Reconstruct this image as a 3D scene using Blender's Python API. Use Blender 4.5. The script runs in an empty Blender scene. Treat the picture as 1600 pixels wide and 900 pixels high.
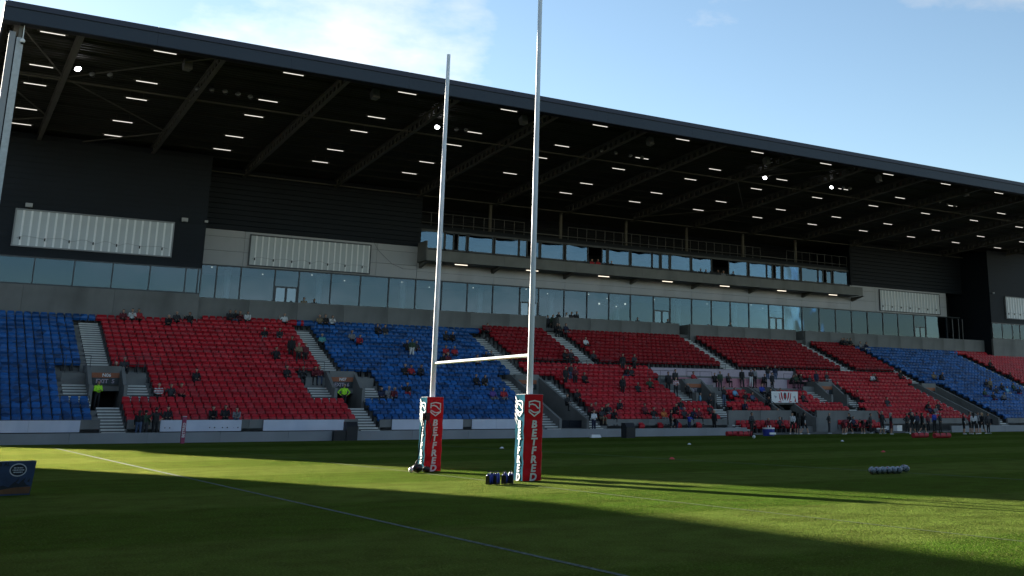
import bpy, bmesh, math, random
from mathutils import Vector, Matrix
import numpy as np
random.seed(7); rng = np.random.default_rng(7)
R = math.radians
scene = bpy.context.scene
col = scene.collection

# ------------------------------------------------------------------ camera
CAMH = 1.59
YAW, PITCH = R(33.986), R(13.754)
cam_d = bpy.data.cameras.new('camera')
cam_d.sensor_width = 36.0
cam_d.lens = 36.0 * 1691.6 / 1600.0
cam_d.shift_x = (800 - 1021.9) / 1600.0
cam_d.shift_y = -(450 - 232.8) / 1600.0
cam_d.clip_start = 0.1
cam_d.clip_end = 6000
cam = bpy.data.objects.new('camera', cam_d)
col.objects.link(cam)
cam.location = (0, 0, CAMH)
cam.rotation_euler = (R(90) + PITCH, 0, -YAW)
scene.camera = cam

# ------------------------------------------------------------------ sun, sky, exposure
SUN_EL, SUN_AZ = R(12.0), R(13.5)          # azimuth measured from +Y towards -X
world = bpy.data.worlds.new('World')
scene.world = world
world.use_nodes = True
wn = world.node_tree
wn.nodes.clear()
w_out = wn.nodes.new('ShaderNodeOutputWorld')
w_bg = wn.nodes.new('ShaderNodeBackground')
w_sky = wn.nodes.new('ShaderNodeTexSky')
w_sky.sky_type = 'NISHITA'
w_sky.sun_disc = False
w_sky.sun_elevation = SUN_EL
w_sky.sun_rotation = -SUN_AZ
w_sky.air_density = 1.0
w_sky.dust_density = 0.15
w_sky.ozone_density = 1.6
w_tc = wn.nodes.new('ShaderNodeTexCoord')
w_map = wn.nodes.new('ShaderNodeMapping')
w_map.inputs['Scale'].default_value = (1.0, 1.0, 2.2)
w_map.inputs['Location'].default_value = (1.04, 1.26, -4.34)
w_n1 = wn.nodes.new('ShaderNodeTexNoise')
w_n1.inputs['Scale'].default_value = 3.1
w_n1.inputs['Detail'].default_value = 9
w_n1.inputs['Roughness'].default_value = 0.58
w_r1 = wn.nodes.new('ShaderNodeValToRGB')
w_r1.color_ramp.elements[0].position = 0.515
w_r1.color_ramp.elements[1].position = 0.70
w_mix = wn.nodes.new('ShaderNodeMixRGB')
w_mul = wn.nodes.new('ShaderNodeMath'); w_mul.operation = 'MULTIPLY'; w_mul.inputs[1].default_value = 0.85
w_cl = wn.nodes.new('ShaderNodeMixRGB'); w_cl.blend_type = 'MIX'
w_gray = wn.nodes.new('ShaderNodeRGBToBW')
w_comb = wn.nodes.new('ShaderNodeCombineColor')
w_cmul = wn.nodes.new('ShaderNodeMath'); w_cmul.operation = 'MULTIPLY_ADD'
w_cmul.inputs[1].default_value = 1.6; w_cmul.inputs[2].default_value = 0.35
wl = wn.links.new
wl(w_tc.outputs['Generated'], w_map.inputs['Vector'])
wl(w_map.outputs['Vector'], w_n1.inputs['Vector'])
wl(w_n1.outputs['Fac'], w_r1.inputs['Fac'])
wl(w_r1.outputs['Color'], w_mul.inputs[0])
wl(w_mul.outputs[0], w_mix.inputs['Fac'])
wl(w_sky.outputs['Color'], w_mix.inputs['Color1'])
wl(w_sky.outputs['Color'], w_gray.inputs['Color'])
wl(w_gray.outputs[0], w_cmul.inputs[0])
for k in ('Red', 'Green', 'Blue'):
    wl(w_cmul.outputs[0], w_comb.inputs[k])
wl(w_comb.outputs[0], w_mix.inputs['Color2'])
wl(w_mix.outputs['Color'], w_bg.inputs['Color'])
w_bg.inputs['Strength'].default_value = 0.05
wl(w_bg.outputs[0], w_out.inputs['Surface'])

sun_d = bpy.data.lights.new('sun', 'SUN')
sun_d.energy = 5.0
sun_d.angle = R(0.5)
sun_d.color = (1.0, 0.93, 0.80)
sun = bpy.data.objects.new('sun', sun_d)
col.objects.link(sun)
sdir = Vector((-math.sin(SUN_AZ) * math.cos(SUN_EL), math.cos(SUN_AZ) * math.cos(SUN_EL), math.sin(SUN_EL)))
sun.location = sdir * 200
sun.rotation_euler = sdir.to_track_quat('Z', 'Y').to_euler()

vs = scene.view_settings
vs.view_transform = 'Standard'
vs.look = 'None'
vs.exposure = 2.25
vs.gamma = 1.0
vs.use_curve_mapping = False

# ------------------------------------------------------------------ measuring helpers (photo pixel -> point on a known surface)
_f = 1691.6
_r = Vector((math.cos(YAW), -math.sin(YAW), 0))
_fw = Vector((math.sin(YAW) * math.cos(PITCH), math.cos(YAW) * math.cos(PITCH), math.sin(PITCH)))
_u = _r.cross(_fw)
def ray(x, y):
    return _r * ((x - 1021.9) / _f) - _u * ((y - 232.8) / _f) + _fw
def at(x, y, X=None, Y=None, Z=None):
    d = ray(x, y)
    t = (Z - CAMH) / d.z if Z is not None else (Y / d.y if Y is not None else X / d.x)
    return Vector((d.x * t, d.y * t, CAMH + d.z * t))
def on_plane(x, y, z0, s, Y0):
    d = ray(x, y)
    t = (z0 - s * Y0 - CAMH) / (d.z - s * d.y)
    return Vector((d.x * t, d.y * t, CAMH + d.z * t))

# ------------------------------------------------------------------ materials
MATS = {}
def mat(name, colr, rough=0.6, metal=0.0, var=0.12, scale=6.0, bump=0.0, bscale=40.0, spec=0.5, emit=None, estr=0.0, coat=0.0, dirt=None):
    """Principled surface with a little procedural colour variation and fine relief."""
    if name in MATS: return MATS[name]
    m = bpy.data.materials.new(name); m.use_nodes = True
    nt = m.node_tree; nt.nodes.clear()
    o = nt.nodes.new('ShaderNodeOutputMaterial'); b = nt.nodes.new('ShaderNodeBsdfPrincipled')
    nt.links.new(b.outputs[0], o.inputs[0])
    b.inputs['Roughness'].default_value = rough
    b.inputs['Metallic'].default_value = metal
    b.inputs['Specular IOR Level'].default_value = spec
    b.inputs['Coat Weight'].default_value = coat
    tc = nt.nodes.new('ShaderNodeTexCoord')
    n = nt.nodes.new('ShaderNodeTexNoise'); n.inputs['Scale'].default_value = scale; n.inputs['Detail'].default_value = 5
    nt.links.new(tc.outputs['Object'], n.inputs['Vector'])
    r = nt.nodes.new('ShaderNodeValToRGB')
    c = Vector(colr)
    r.color_ramp.elements[0].position = 0.3; r.color_ramp.elements[1].position = 0.7
    r.color_ramp.elements[0].color = (*(c * (1 - var)), 1)
    r.color_ramp.elements[1].color = (*(c * (1 + var)), 1)
    nt.links.new(n.outputs['Fac'], r.inputs['Fac'])
    last = r.outputs['Color']
    if dirt:
        n2 = nt.nodes.new('ShaderNodeTexNoise'); n2.inputs['Scale'].default_value = dirt[1]; n2.inputs['Detail'].default_value = 8
        mp = nt.nodes.new('ShaderNodeMapping'); mp.inputs['Scale'].default_value = (1, 1, 0.25)
        nt.links.new(tc.outputs['Object'], mp.inputs['Vector']); nt.links.new(mp.outputs[0], n2.inputs['Vector'])
        r2 = nt.nodes.new('ShaderNodeValToRGB'); r2.color_ramp.elements[0].position = 0.5; r2.color_ramp.elements[1].position = 0.75
        nt.links.new(n2.outputs['Fac'], r2.inputs['Fac'])
        mx = nt.nodes.new('ShaderNodeMixRGB'); mx.inputs['Color2'].default_value = (*dirt[0], 1)
        mm = nt.nodes.new('ShaderNodeMath'); mm.operation = 'MULTIPLY'; mm.inputs[1].default_value = 0.6
        nt.links.new(r2.outputs['Color'], mm.inputs[0]); nt.links.new(mm.outputs[0], mx.inputs['Fac'])
        nt.links.new(last, mx.inputs['Color1']); last = mx.outputs['Color']
    nt.links.new(last, b.inputs['Base Color'])
    if bump:
        n3 = nt.nodes.new('ShaderNodeTexNoise'); n3.inputs['Scale'].default_value = bscale; n3.inputs['Detail'].default_value = 4
        nt.links.new(tc.outputs['Object'], n3.inputs['Vector'])
        bp = nt.nodes.new('ShaderNodeBump'); bp.inputs['Strength'].default_value = bump; bp.inputs['Distance'].default_value = 0.02
        nt.links.new(n3.outputs['Fac'], bp.inputs['Height']); nt.links.new(bp.outputs[0], b.inputs['Normal'])
    if emit:
        b.inputs['Emission Color'].default_value = (*emit, 1); b.inputs['Emission Strength'].default_value = estr
    MATS[name] = m
    return m

def glass_mat(name, refl, tint):
    m = bpy.data.materials.new(name); m.use_nodes = True
    nt = m.node_tree; nt.nodes.clear()
    o = nt.nodes.new('ShaderNodeOutputMaterial')
    g = nt.nodes.new('ShaderNodeBsdfGlossy'); g.inputs['Roughness'].default_value = 0.015
    g.inputs['Color'].default_value = (0.52, 0.72, 0.90, 1)
    t = nt.nodes.new('ShaderNodeBsdfTransparent'); t.inputs['Color'].default_value = (*tint, 1)
    mx = nt.nodes.new('ShaderNodeMixShader')
    lw = nt.nodes.new('ShaderNodeFresnel'); lw.inputs['IOR'].default_value = 1.5
    ad = nt.nodes.new('ShaderNodeMath'); ad.operation = 'MULTIPLY_ADD'; ad.inputs[1].default_value = 1.3; ad.inputs[2].default_value = refl
    tc = nt.nodes.new('ShaderNodeTexCoord')
    n = nt.nodes.new('ShaderNodeTexNoise'); n.inputs['Scale'].default_value = 0.45; n.inputs['Detail'].default_value = 1
    bp = nt.nodes.new('ShaderNodeBump'); bp.inputs['Strength'].default_value = 0.09; bp.inputs['Distance'].default_value = 0.1
    nt.links.new(tc.outputs['Object'], n.inputs['Vector']); nt.links.new(n.outputs['Fac'], bp.inputs['Height'])
    nt.links.new(bp.outputs[0], g.inputs['Normal'])
    nt.links.new(lw.outputs[0], ad.inputs[0]); nt.links.new(ad.outputs[0], mx.inputs[0])
    nt.links.new(t.outputs[0], mx.inputs[1]); nt.links.new(g.outputs[0], mx.inputs[2])
    nt.links.new(mx.outputs[0], o.inputs[0])
    MATS[name] = m
    return m

M_conc = mat('concrete', (0.20, 0.20, 0.19), 0.85, spec=0.2, var=0.10, scale=0.8, bump=0.15, dirt=((0.095, 0.095, 0.088), 0.45))
M_conc_l = mat('concrete_pale', (0.27, 0.28, 0.295), 0.8, spec=0.2, var=0.07, scale=0.6, bump=0.1, dirt=((0.24, 0.24, 0.24), 0.4))
M_metalpanel = mat('grey_metal_panel', (0.42, 0.42, 0.44), 0.5, spec=0.3, var=0.05, scale=0.3, dirt=((0.24, 0.24, 0.25), 0.35))
M_stepc = mat('step_concrete', (0.14, 0.14, 0.135), 0.9, spec=0.2, var=0.1)
M_nose = mat('step_nosing_paint', (0.62, 0.62, 0.57), 0.7, var=0.10, scale=3)
M_clad = mat('navy_cladding', (0.008, 0.012, 0.018), 0.65, spec=0.25, var=0.15, scale=0.4)
M_fascia = mat('navy_fascia', (0.015, 0.026, 0.043), 0.5, spec=0.3, var=0.06, scale=0.25)
M_fascia_top = mat('navy_capping', (0.019, 0.025, 0.047), 0.45, spec=0.3, var=0.05)
M_deck = mat('roof_deck', (0.056, 0.053, 0.047), 0.7, spec=0.2, var=0.15, scale=0.5)
M_steel = mat('roof_steel', (0.145, 0.135, 0.115), 0.6, spec=0.25, var=0.12, scale=1.0)
M_frame = mat('window_frame', (0.018, 0.024, 0.034), 0.4, var=0.1)
M_dark = mat('dark_void', (0.006, 0.006, 0.007), 0.9, var=0.1)
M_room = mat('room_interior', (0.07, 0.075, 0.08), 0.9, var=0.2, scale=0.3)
M_rail = mat('galvanised_rail', (0.17, 0.17, 0.17), 0.5, metal=0.3, var=0.1)
M_darkrail = mat('dark_rail', (0.05, 0.055, 0.06), 0.5, var=0.1)
M_white = mat('white_paint', (0.78, 0.78, 0.77), 0.4, var=0.04, scale=2.0)
M_post = mat('post_paint', (0.86, 0.87, 0.88), 0.6, spec=0.3, var=0.03, scale=1.2)
M_board = mat('blank_display', (0.60, 0.63, 0.72), 0.4, var=0.06, scale=0.9, dirt=((0.48, 0.53, 0.66), 0.7))
M_corr = mat('corrugated_sheet', (0.50, 0.53, 0.55), 0.5, var=0.06, scale=0.8, dirt=((0.40, 0.41, 0.41), 0.6))
M_corr_r = mat('corrugated_rib_painted_light', (0.82, 0.83, 0.84), 0.45, var=0.04)  # ribs paler than the sheet: light on the relief painted into the colour
M_black = mat('black_plastic', (0.012, 0.012, 0.014), 0.45, var=0.1)
M_bluebottle = mat('blue_plastic', (0.02, 0.045, 0.32), 0.3, var=0.15, scale=20)
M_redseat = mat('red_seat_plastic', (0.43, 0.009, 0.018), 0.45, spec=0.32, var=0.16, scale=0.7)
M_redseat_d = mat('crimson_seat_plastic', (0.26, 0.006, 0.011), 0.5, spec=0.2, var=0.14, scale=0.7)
M_blueseat = mat('blue_seat_plastic', (0.010, 0.082, 0.26), 0.45, spec=0.3, var=0.22, scale=0.9)
def seat_fade(m, lo, hi):
    nt = m.node_tree; b = [n for n in nt.nodes if n.type == 'BSDF_PRINCIPLED'][0]; src = b.inputs['Base Color'].links[0].from_socket
    g = nt.nodes.new('ShaderNodeNewGeometry'); v = nt.nodes.new('ShaderNodeTexVoronoi'); v.inputs['Scale'].default_value = 1.9
    mp = nt.nodes.new('ShaderNodeMapping'); mp.inputs['Scale'].default_value = (1, .66, 1.4)
    nt.links.new(g.outputs['Position'], mp.inputs['Vector']); nt.links.new(mp.outputs[0], v.inputs['Vector'])
    sp = nt.nodes.new('ShaderNodeSeparateColor'); nt.links.new(v.outputs['Color'], sp.inputs[0])
    r = nt.nodes.new('ShaderNodeMapRange'); r.inputs[3].default_value = lo; r.inputs[4].default_value = hi; nt.links.new(sp.outputs[0], r.inputs[0])
    vm = nt.nodes.new('ShaderNodeVectorMath'); vm.operation = 'SCALE'; nt.links.new(src, vm.inputs[0]); nt.links.new(r.outputs[0], vm.inputs['Scale'])
    mx_ = nt.nodes.new('ShaderNodeMixRGB'); mx_.inputs['Color2'].default_value = (.42, .42, .44, 1)
    r2 = nt.nodes.new('ShaderNodeMapRange'); r2.inputs[1].default_value = .6; r2.inputs[2].default_value = 1.0; r2.inputs[3].default_value = 0; r2.inputs[4].default_value = .05; nt.links.new(sp.outputs[1], r2.inputs[0])
    nt.links.new(r2.outputs[0], mx_.inputs['Fac']); nt.links.new(vm.outputs[0], mx_.inputs['Color1']); nt.links.new(mx_.outputs[0], b.inputs['Base Color'])
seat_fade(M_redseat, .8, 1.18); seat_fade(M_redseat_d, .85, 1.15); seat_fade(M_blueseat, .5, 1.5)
M_bracket = mat('seat_bracket', (0.03, 0.03, 0.032), 0.5)
M_pink = mat('pink_board', (0.42, 0.16, 0.21), 0.5, var=0.08)
M_pinkpale = mat('pale_pink_board', (0.42, 0.34, 0.40), 0.5, var=0.08)
M_padred = mat('pad_red_vinyl', (0.60, 0.009, 0.018), 0.45, spec=0.2, var=0.08, scale=3, bump=0.35, bscale=5)
M_padwhite = mat('print_white', (0.75, 0.75, 0.74), 0.45, var=0.03)
M_padblue = mat('pad_blue_vinyl', (0.030, 0.105, 0.15), 0.6, spec=0.0, var=0.25, scale=4, bump=0.5, bscale=5)
M_padtop = mat('pad_top_vinyl', (0.62, 0.64, 0.64), 0.4)
M_orange = mat('sign_orange', (0.30, 0.085, 0.03), 0.5)
M_signdark = mat('sign_dark', (0.02, 0.03, 0.035), 0.5)
M_glass = glass_mat('window_glass', 0.0, (0.55, 0.62, 0.66))
M_glassbox = glass_mat('box_glass', 0.05, (0.45, 0.52, 0.58))
M_lamp = mat('lit_tube', (0.9, 0.9, 0.9), 0.5, emit=(1.0, 0.95, 0.86), estr=0.24)
M_lampwarm = mat('lit_tube_warm', (0.9, 0.85, 0.8), 0.5, emit=(1.0, 0.88, 0.70), estr=0.4)
M_flood = mat('floodlight_lens', (0.9, 0.9, 0.95), 0.3, emit=(0.92, 0.94, 1.0), estr=6.0)
M_lens = mat('unlit_lens', (0.25, 0.26, 0.28), 0.12, var=0.05, spec=0.8)

def grass_mat():
    m = bpy.data.materials.new('pitch_grass'); m.use_nodes = True
    nt = m.node_tree; nt.nodes.clear(); N = nt.nodes.new; Lk = nt.links.new
    o = N('ShaderNodeOutputMaterial')
    geo = N('ShaderNodeNewGeometry')
    sep = N('ShaderNodeSeparateXYZ'); Lk(geo.outputs['Position'], sep.inputs[0])
    # mowing stripes along X: brightness from leaning blades painted as colour
    wob = N('ShaderNodeTexNoise'); wob.inputs['Scale'].default_value = 0.35; Lk(geo.outputs['Position'], wob.inputs['Vector'])
    st = N('ShaderNodeMath'); st.operation = 'MULTIPLY_ADD'; st.inputs[1].default_value = 0.35; Lk(wob.outputs['Fac'], st.inputs[0]); Lk(sep.outputs['Y'], st.inputs[2])
    s1 = N('ShaderNodeMath'); s1.operation = 'MULTIPLY'; s1.inputs[1].default_value = 2 * math.pi / 10.4; Lk(st.outputs[0], s1.inputs[0])
    s2 = N('ShaderNodeMath'); s2.operation = 'SINE'; Lk(s1.outputs[0], s2.inputs[0])
    s3 = N('ShaderNodeMath'); s3.operation = 'MULTIPLY_ADD'; s3.use_clamp = True; s3.inputs[1].default_value = 4.0; s3.inputs[2].default_value = 0.5; Lk(s2.outputs[0], s3.inputs[0])
    colmix = N('ShaderNodeMixRGB'); colmix.inputs['Color1'].default_value = (0.023, 0.057, 0.005, 1); colmix.inputs['Color2'].default_value = (0.052, 0.082, 0.014, 1)
    Lk(s3.outputs[0], colmix.inputs['Fac'])
    # clumps and single blades
    n1 = N('ShaderNodeTexNoise'); n1.inputs['Scale'].default_value = 1.3; n1.inputs['Detail'].default_value = 6; n1.inputs['Roughness'].default_value = 0.6
    Lk(geo.outputs['Position'], n1.inputs['Vector'])
    n2 = N('ShaderNodeTexNoise'); n2.inputs['Scale'].default_value = 38; n2.inputs['Detail'].default_value = 4; n2.inputs['Roughness'].default_value = 0.7
    Lk(geo.outputs['Position'], n2.inputs['Vector'])
    r1 = N('ShaderNodeMapRange'); r1.inputs[1].default_value = 0.36; r1.inputs[2].default_value = 0.64; r1.inputs[3].default_value = 0.66; r1.inputs[4].default_value = 1.32; Lk(n1.outputs['Fac'], r1.inputs[0])
    r2 = N('ShaderNodeMapRange'); r2.inputs[1].default_value = 0.4; r2.inputs[2].default_value = 0.6; r2.inputs[3].default_value = 0.42; r2.inputs[4].default_value = 1.6; Lk(n2.outputs['Fac'], r2.inputs[0])
    mu = N('ShaderNodeMath'); mu.operation = 'MULTIPLY'; Lk(r1.outputs[0], mu.inputs[0]); Lk(r2.outputs[0], mu.inputs[1])
    vm = N('ShaderNodeVectorMath'); vm.operation = 'SCALE'; Lk(colmix.outputs[0], vm.inputs[0]); Lk(mu.outputs[0], vm.inputs['Scale'])
    # pale worn specks
    n4 = N('ShaderNodeTexNoise'); n4.inputs['Scale'].default_value = 26; n4.inputs['Detail'].default_value = 3; Lk(geo.outputs['Position'], n4.inputs['Vector'])
    r4 = N('ShaderNodeMapRange'); r4.inputs[1].default_value = 0.57; r4.inputs[2].default_value = 0.66; r4.inputs[3].default_value = 0; r4.inputs[4].default_value = 0.75; Lk(n4.outputs['Fac'], r4.inputs[0])
    mx = N('ShaderNodeMixRGB'); mx.inputs['Color2'].default_value = (0.125, 0.125, 0.05, 1); Lk(r4.outputs[0], mx.inputs['Fac']); Lk(vm.outputs[0], mx.inputs['Color1'])
    # blades stand up: the relief tilts the surface in every direction
    nv = N('ShaderNodeTexNoise'); nv.inputs['Scale'].default_value = 85; nv.inputs['Detail'].default_value = 4; Lk(geo.outputs['Position'], nv.inputs['Vector'])
    sb = N('ShaderNodeVectorMath'); sb.operation = 'SUBTRACT'; sb.inputs[1].default_value = (0.5, 0.5, 0.5); Lk(nv.outputs['Color'], sb.inputs[0])
    sc = N('ShaderNodeVectorMath'); sc.operation = 'MULTIPLY'; sc.inputs[1].default_value = (7.0, 7.0, 0.0); Lk(sb.outputs[0], sc.inputs[0])
    adz = N('ShaderNodeVectorMath'); adz.operation = 'ADD'; adz.inputs[1].default_value = (0, 0, 0.75); Lk(sc.outputs[0], adz.inputs[0])
    nrm = N('ShaderNodeVectorMath'); nrm.operation = 'NORMALIZE'; Lk(adz.outputs[0], nrm.inputs[0])
    d = N('ShaderNodeBsdfDiffuse')
    Lk(mx.outputs[0], d.inputs['Color']); Lk(nrm.outputs[0], d.inputs['Normal'])
    ms = d
    gl = N('ShaderNodeBsdfGlossy'); gl.inputs['Roughness'].default_value = 0.42; gl.inputs['Color'].default_value = (0.70, 0.70, 0.16, 1); Lk(nrm.outputs[0], gl.inputs['Normal'])
    ms2 = N('ShaderNodeMixShader'); ms2.inputs[0].default_value = 0.10
    Lk(ms.outputs[0], ms2.inputs[1]); Lk(gl.outputs[0], ms2.inputs[2]); Lk(ms2.outputs[0], o.inputs[0])
    m.cycles.use_bump_map_correction = False
    MATS['pitch_grass'] = m
    return m
M_grass = grass_mat()
M_line = mat('line_paint_on_grass', (0.10, 0.122, 0.092), 0.9, var=0.55, scale=14, spec=0.1)
M_line2 = mat('faded_line_paint', (0.078, 0.105, 0.03), 0.9, var=0.6, scale=14, spec=0.1)
M_ground = mat('outer_ground', (0.06, 0.06, 0.058), 0.9, var=0.2, scale=0.2)

# ------------------------------------------------------------------ mesh builder
class MB:
    def __init__(self):
        self.v = []; self.f = []; self.m = []; self.mats = []
    def mi(self, m):
        if m not in self.mats: self.mats.append(m)
        return self.mats.index(m)
    def add(self, verts, faces, m):
        k = len(self.v); i = self.mi(m)
        self.v += [tuple(p) for p in verts]
        for f in faces:
            self.f.append([k + j for j in f]); self.m.append(i)
        return self
    def box(self, x0, x1, y0, y1, z0, z1, m):
        v = [(x0, y0, z0), (x1, y0, z0), (x1, y1, z0), (x0, y1, z0), (x0, y0, z1), (x1, y0, z1), (x1, y1, z1), (x0, y1, z1)]
        return self.add(v, [(0, 3, 2, 1), (4, 5, 6, 7), (0, 1, 5, 4), (1, 2, 6, 5), (2, 3, 7, 6), (3, 0, 4, 7)], m)
    def hexa(self, p, m):
        """8 corner points, bottom loop then top loop"""
        return self.add(p, [(0, 3, 2, 1), (4, 5, 6, 7), (0, 1, 5, 4), (1, 2, 6, 5), (2, 3, 7, 6), (3, 0, 4, 7)], m)
    def prism_x(self, prof, x0, x1, m):
        """prof: (y,z) loop extruded along x"""
        n = len(prof)
        v = [(x0, y, z) for y, z in prof] + [(x1, y, z) for y, z in prof]
        f = [tuple(range(n - 1, -1, -1)), tuple(range(n, 2 * n))] + [(i, (i + 1) % n, n + (i + 1) % n, n + i) for i in range(n)]
        return self.add(v, f, m)
    def prism_y(self, prof, y0, y1, m):
        """prof: (x,z) loop extruded along y"""
        n = len(prof)
        v = [(x, y0, z) for x, z in prof] + [(x, y1, z) for x, z in prof]
        f = [tuple(range(n)), tuple(range(2 * n - 1, n - 1, -1))] + [(i, n + i, n + (i + 1) % n, (i + 1) % n) for i in range(n)]
        return self.add(v, f, m)
    def tube(self, a, b, r0, m, r1=None, n=8, caps=True):
        a = Vector(a); b = Vector(b); r1 = r0 if r1 is None else r1
        d = (b - a).normalized()
        u = d.orthogonal().normalized(); w = d.cross(u)
        v = []
        for p, r in ((a, r0), (b, r1)):
            for i in range(n):
                t = 2 * math.pi * i / n
                v.append(p + u * (r * math.cos(t)) + w * (r * math.sin(t)))
        f = [(i, (i + 1) % n, n + (i + 1) % n, n + i) for i in range(n)]
        if caps: f += [tuple(range(n - 1, -1, -1)), tuple(range(n, 2 * n))]
        return self.add(v, f, m)
    def bar(self, a, b, w, h, m, up=(0, 0, 1)):
        """rectangular bar from a to b"""
        a = Vector(a); b = Vector(b); d = (b - a).normalized()
        s = d.cross(Vector(up)).normalized() * (w / 2); t = s.cross(d).normalized() * (h / 2)
        p = [a - s - t, a + s - t, b + s - t, b - s - t, a - s + t, a + s + t, b + s + t, b - s + t]
        return self.hexa(p, m)
    def ball(self, c, r, m, sx=1, sy=1, sz=1, n=10, k=6):
        v = []; f = []
        for i in range(k + 1):
            ph = math.pi * i / k
            for j in range(n):
                t = 2 * math.pi * j / n
                v.append((c[0] + r * sx * math.sin(ph) * math.cos(t), c[1] + r * sy * math.sin(ph) * math.sin(t), c[2] + r * sz * math.cos(ph)))
        for i in range(k):
            for j in range(n):
                f.append((i * n + j, (i + 1) * n + j, (i + 1) * n + (j + 1) % n, i * n + (j + 1) % n))
        return self.add(v, f, m)
    def mesh(self, name, smooth=False):
        me = bpy.data.meshes.new(name)
        me.from_pydata(self.v, [], self.f)
        for m in self.mats: me.materials.append(m)
        me.polygons.foreach_set('material_index', self.m)
        if smooth: me.polygons.foreach_set('use_smooth', [True] * len(self.f))
        me.validate(); me.update()
        return me
    def build(self, name, parent=None, smooth=False, loc=None):
        return link(name, self.mesh(name, smooth), parent, loc)

def link(name, me, parent=None, loc=None):
    o = bpy.data.objects.new(name, me)
    col.objects.link(o)
    if parent: o.parent = parent
    if loc is not None: o.location = loc
    return o
def empty(name, loc=(0, 0, 0), parent=None):
    o = bpy.data.objects.new(name, None); col.objects.link(o); o.location = loc
    o.empty_display_size = 0.2
    if parent: o.parent = parent
    return o
def tag(o, label=None, cat=None, group=None, kind=None):
    if label: o['label'] = label
    if cat: o['category'] = cat
    if group: o['group'] = group
    if kind: o['kind'] = kind
    return o
def B(*a): return MB().box(*a)

def text_mesh(s, size, m, depth=0.004, offset=0.0, shear=0.0):
    cu = bpy.data.curves.new('lettering', 'FONT')
    cu.body = s; cu.size = size; cu.extrude = depth; cu.align_x = 'CENTER'; cu.align_y = 'CENTER'; cu.offset = offset; cu.shear = shear
    cu.resolution_u = 3
    t = bpy.data.objects.new('lettering', cu); col.objects.link(t)
    dg = bpy.context.evaluated_depsgraph_get()
    me = bpy.data.meshes.new_from_object(t.evaluated_get(dg))
    bpy.data.objects.remove(t); bpy.data.curves.remove(cu)
    me.materials.clear(); me.materials.append(m)
    return me

# ================================================================== GROUND
tag(B(-1500, 1500, -1500, 1500, -1.0, -0.06, M_ground).build('ground'), kind='structure')
pm = MB(); pm.add([(-12, -30, 0), (130, -30, 0), (130, 68.0, 0), (-12, 68.0, 0)], [(0, 1, 2, 3)], M_grass)
tag(pm.build('pitch'), kind='structure')
def line_strip(name, x0, x1, y0, y1, lm=None):
    m = MB(); n = max(2, int(abs((y1 - y0)) / 1.2)) if abs(y1 - y0) > abs(x1 - x0) else max(2, int(abs(x1 - x0) / 1.2))
    m.add([(x0, y0, .004), (x1, y0, .004), (x1, y1, .004), (x0, y1, .004)], [(0, 1, 2, 3)], lm or M_line2)
    return tag(m.build(name), kind='structure')
line_strip('dead_ball_line', 6.22, 6.30, -6, 62.0, M_line)
line_strip('ten_metre_line', 23.30, 23.37, -6, 62.0, M_line)
line_strip('goal_line', 12.10, 12.16, -6, 62.0)
line_strip('touch_line', 6.30, 115, 62.0, 62.07)
line_strip('twenty_metre_line', 33.3, 33.36, -6, 62.0)

# ================================================================== END STAND beside the camera (outside the frame, shades the near grass)
es = empty('end_stand', (-9, 20, 0))
m = MB(); m.prism_y([(-8.0, 0), (-7.1, 8.8), (-5.5, 11.4), (-5.0, 13.2), (-5.0, 14.0), (-27, 16.0), (-27, 0)], -60, 82, M_clad)
o = m.build("wall", es); o.location = (9, -20, 0)
tag(es, 'dark clad end stand behind the goal, outside the picture on the left', 'stand')

# the stand behind the photographer closes the bowl on the near side
ops = empty('opposite_stand', (40, -14, 0))
m = MB(); m.prism_x([(0, 0), (0, 1.2), (-14, 8.5), (-14, 14.2), (2, 15.2), (2, 16.2), (-16, 15.4), (-16, 0)], -75, 95, M_clad); m.build('structure', ops)
tag(ops, 'dark stand behind the photographer, outside the picture', 'stand')

# ================================================================== GRANDSTAND
Y0, RD, RZ, Z0, NR = 70.0, 0.8, 0.345, 0.75, 22
def rowY(i): return Y0 + RD * i
UP = 0.30
UPX = (40.75, 85.0)
def rowZ(i, X):
    return Z0 + RZ * i + (UP if (i >= 13 and UPX[0] < X < UPX[1]) else 0.0)
def rake(x, y, dz=0.0):
    return on_plane(x, y, Z0 + dz, RZ / RD, Y0)
GX = [5.5 + 7.545 * k for k in range(-1, 16)]
END = 118.0
gs = empty('grandstand', (0, 70, 0))
tag(gs, 'long two level grandstand with navy roof and rows of seats beyond the pitch', 'grandstand')
def part(mb, name, parent=None, smooth=False):
    o = mb.build(name, None, smooth)
    p = parent or gs
    o.parent = p
    o.matrix_parent_inverse = Matrix.Translation((0, -70, 0))
    return o
def put(name, me, parent, loc):
    """shared-mesh piece in world coordinates under a part of the stand (all parts share the stand's frame)"""
    o = bpy.data.objects.new(name, me); col.objects.link(o)
    o.parent = parent; o.location = loc
    return o

V1 = [10.15, 25.05, 55.3, 70.4]      # exits with a landing half way up
V3 = [40.15, 85.6]                   # exits cut down to the walkway
TUN = (61.1, 63.5)
AISLE = [10.03, 25.0, 40.12, 85.6, 101.9]
AISLE_UP = [48.0, 62.8, 77.9]
AW = 0.62
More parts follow.
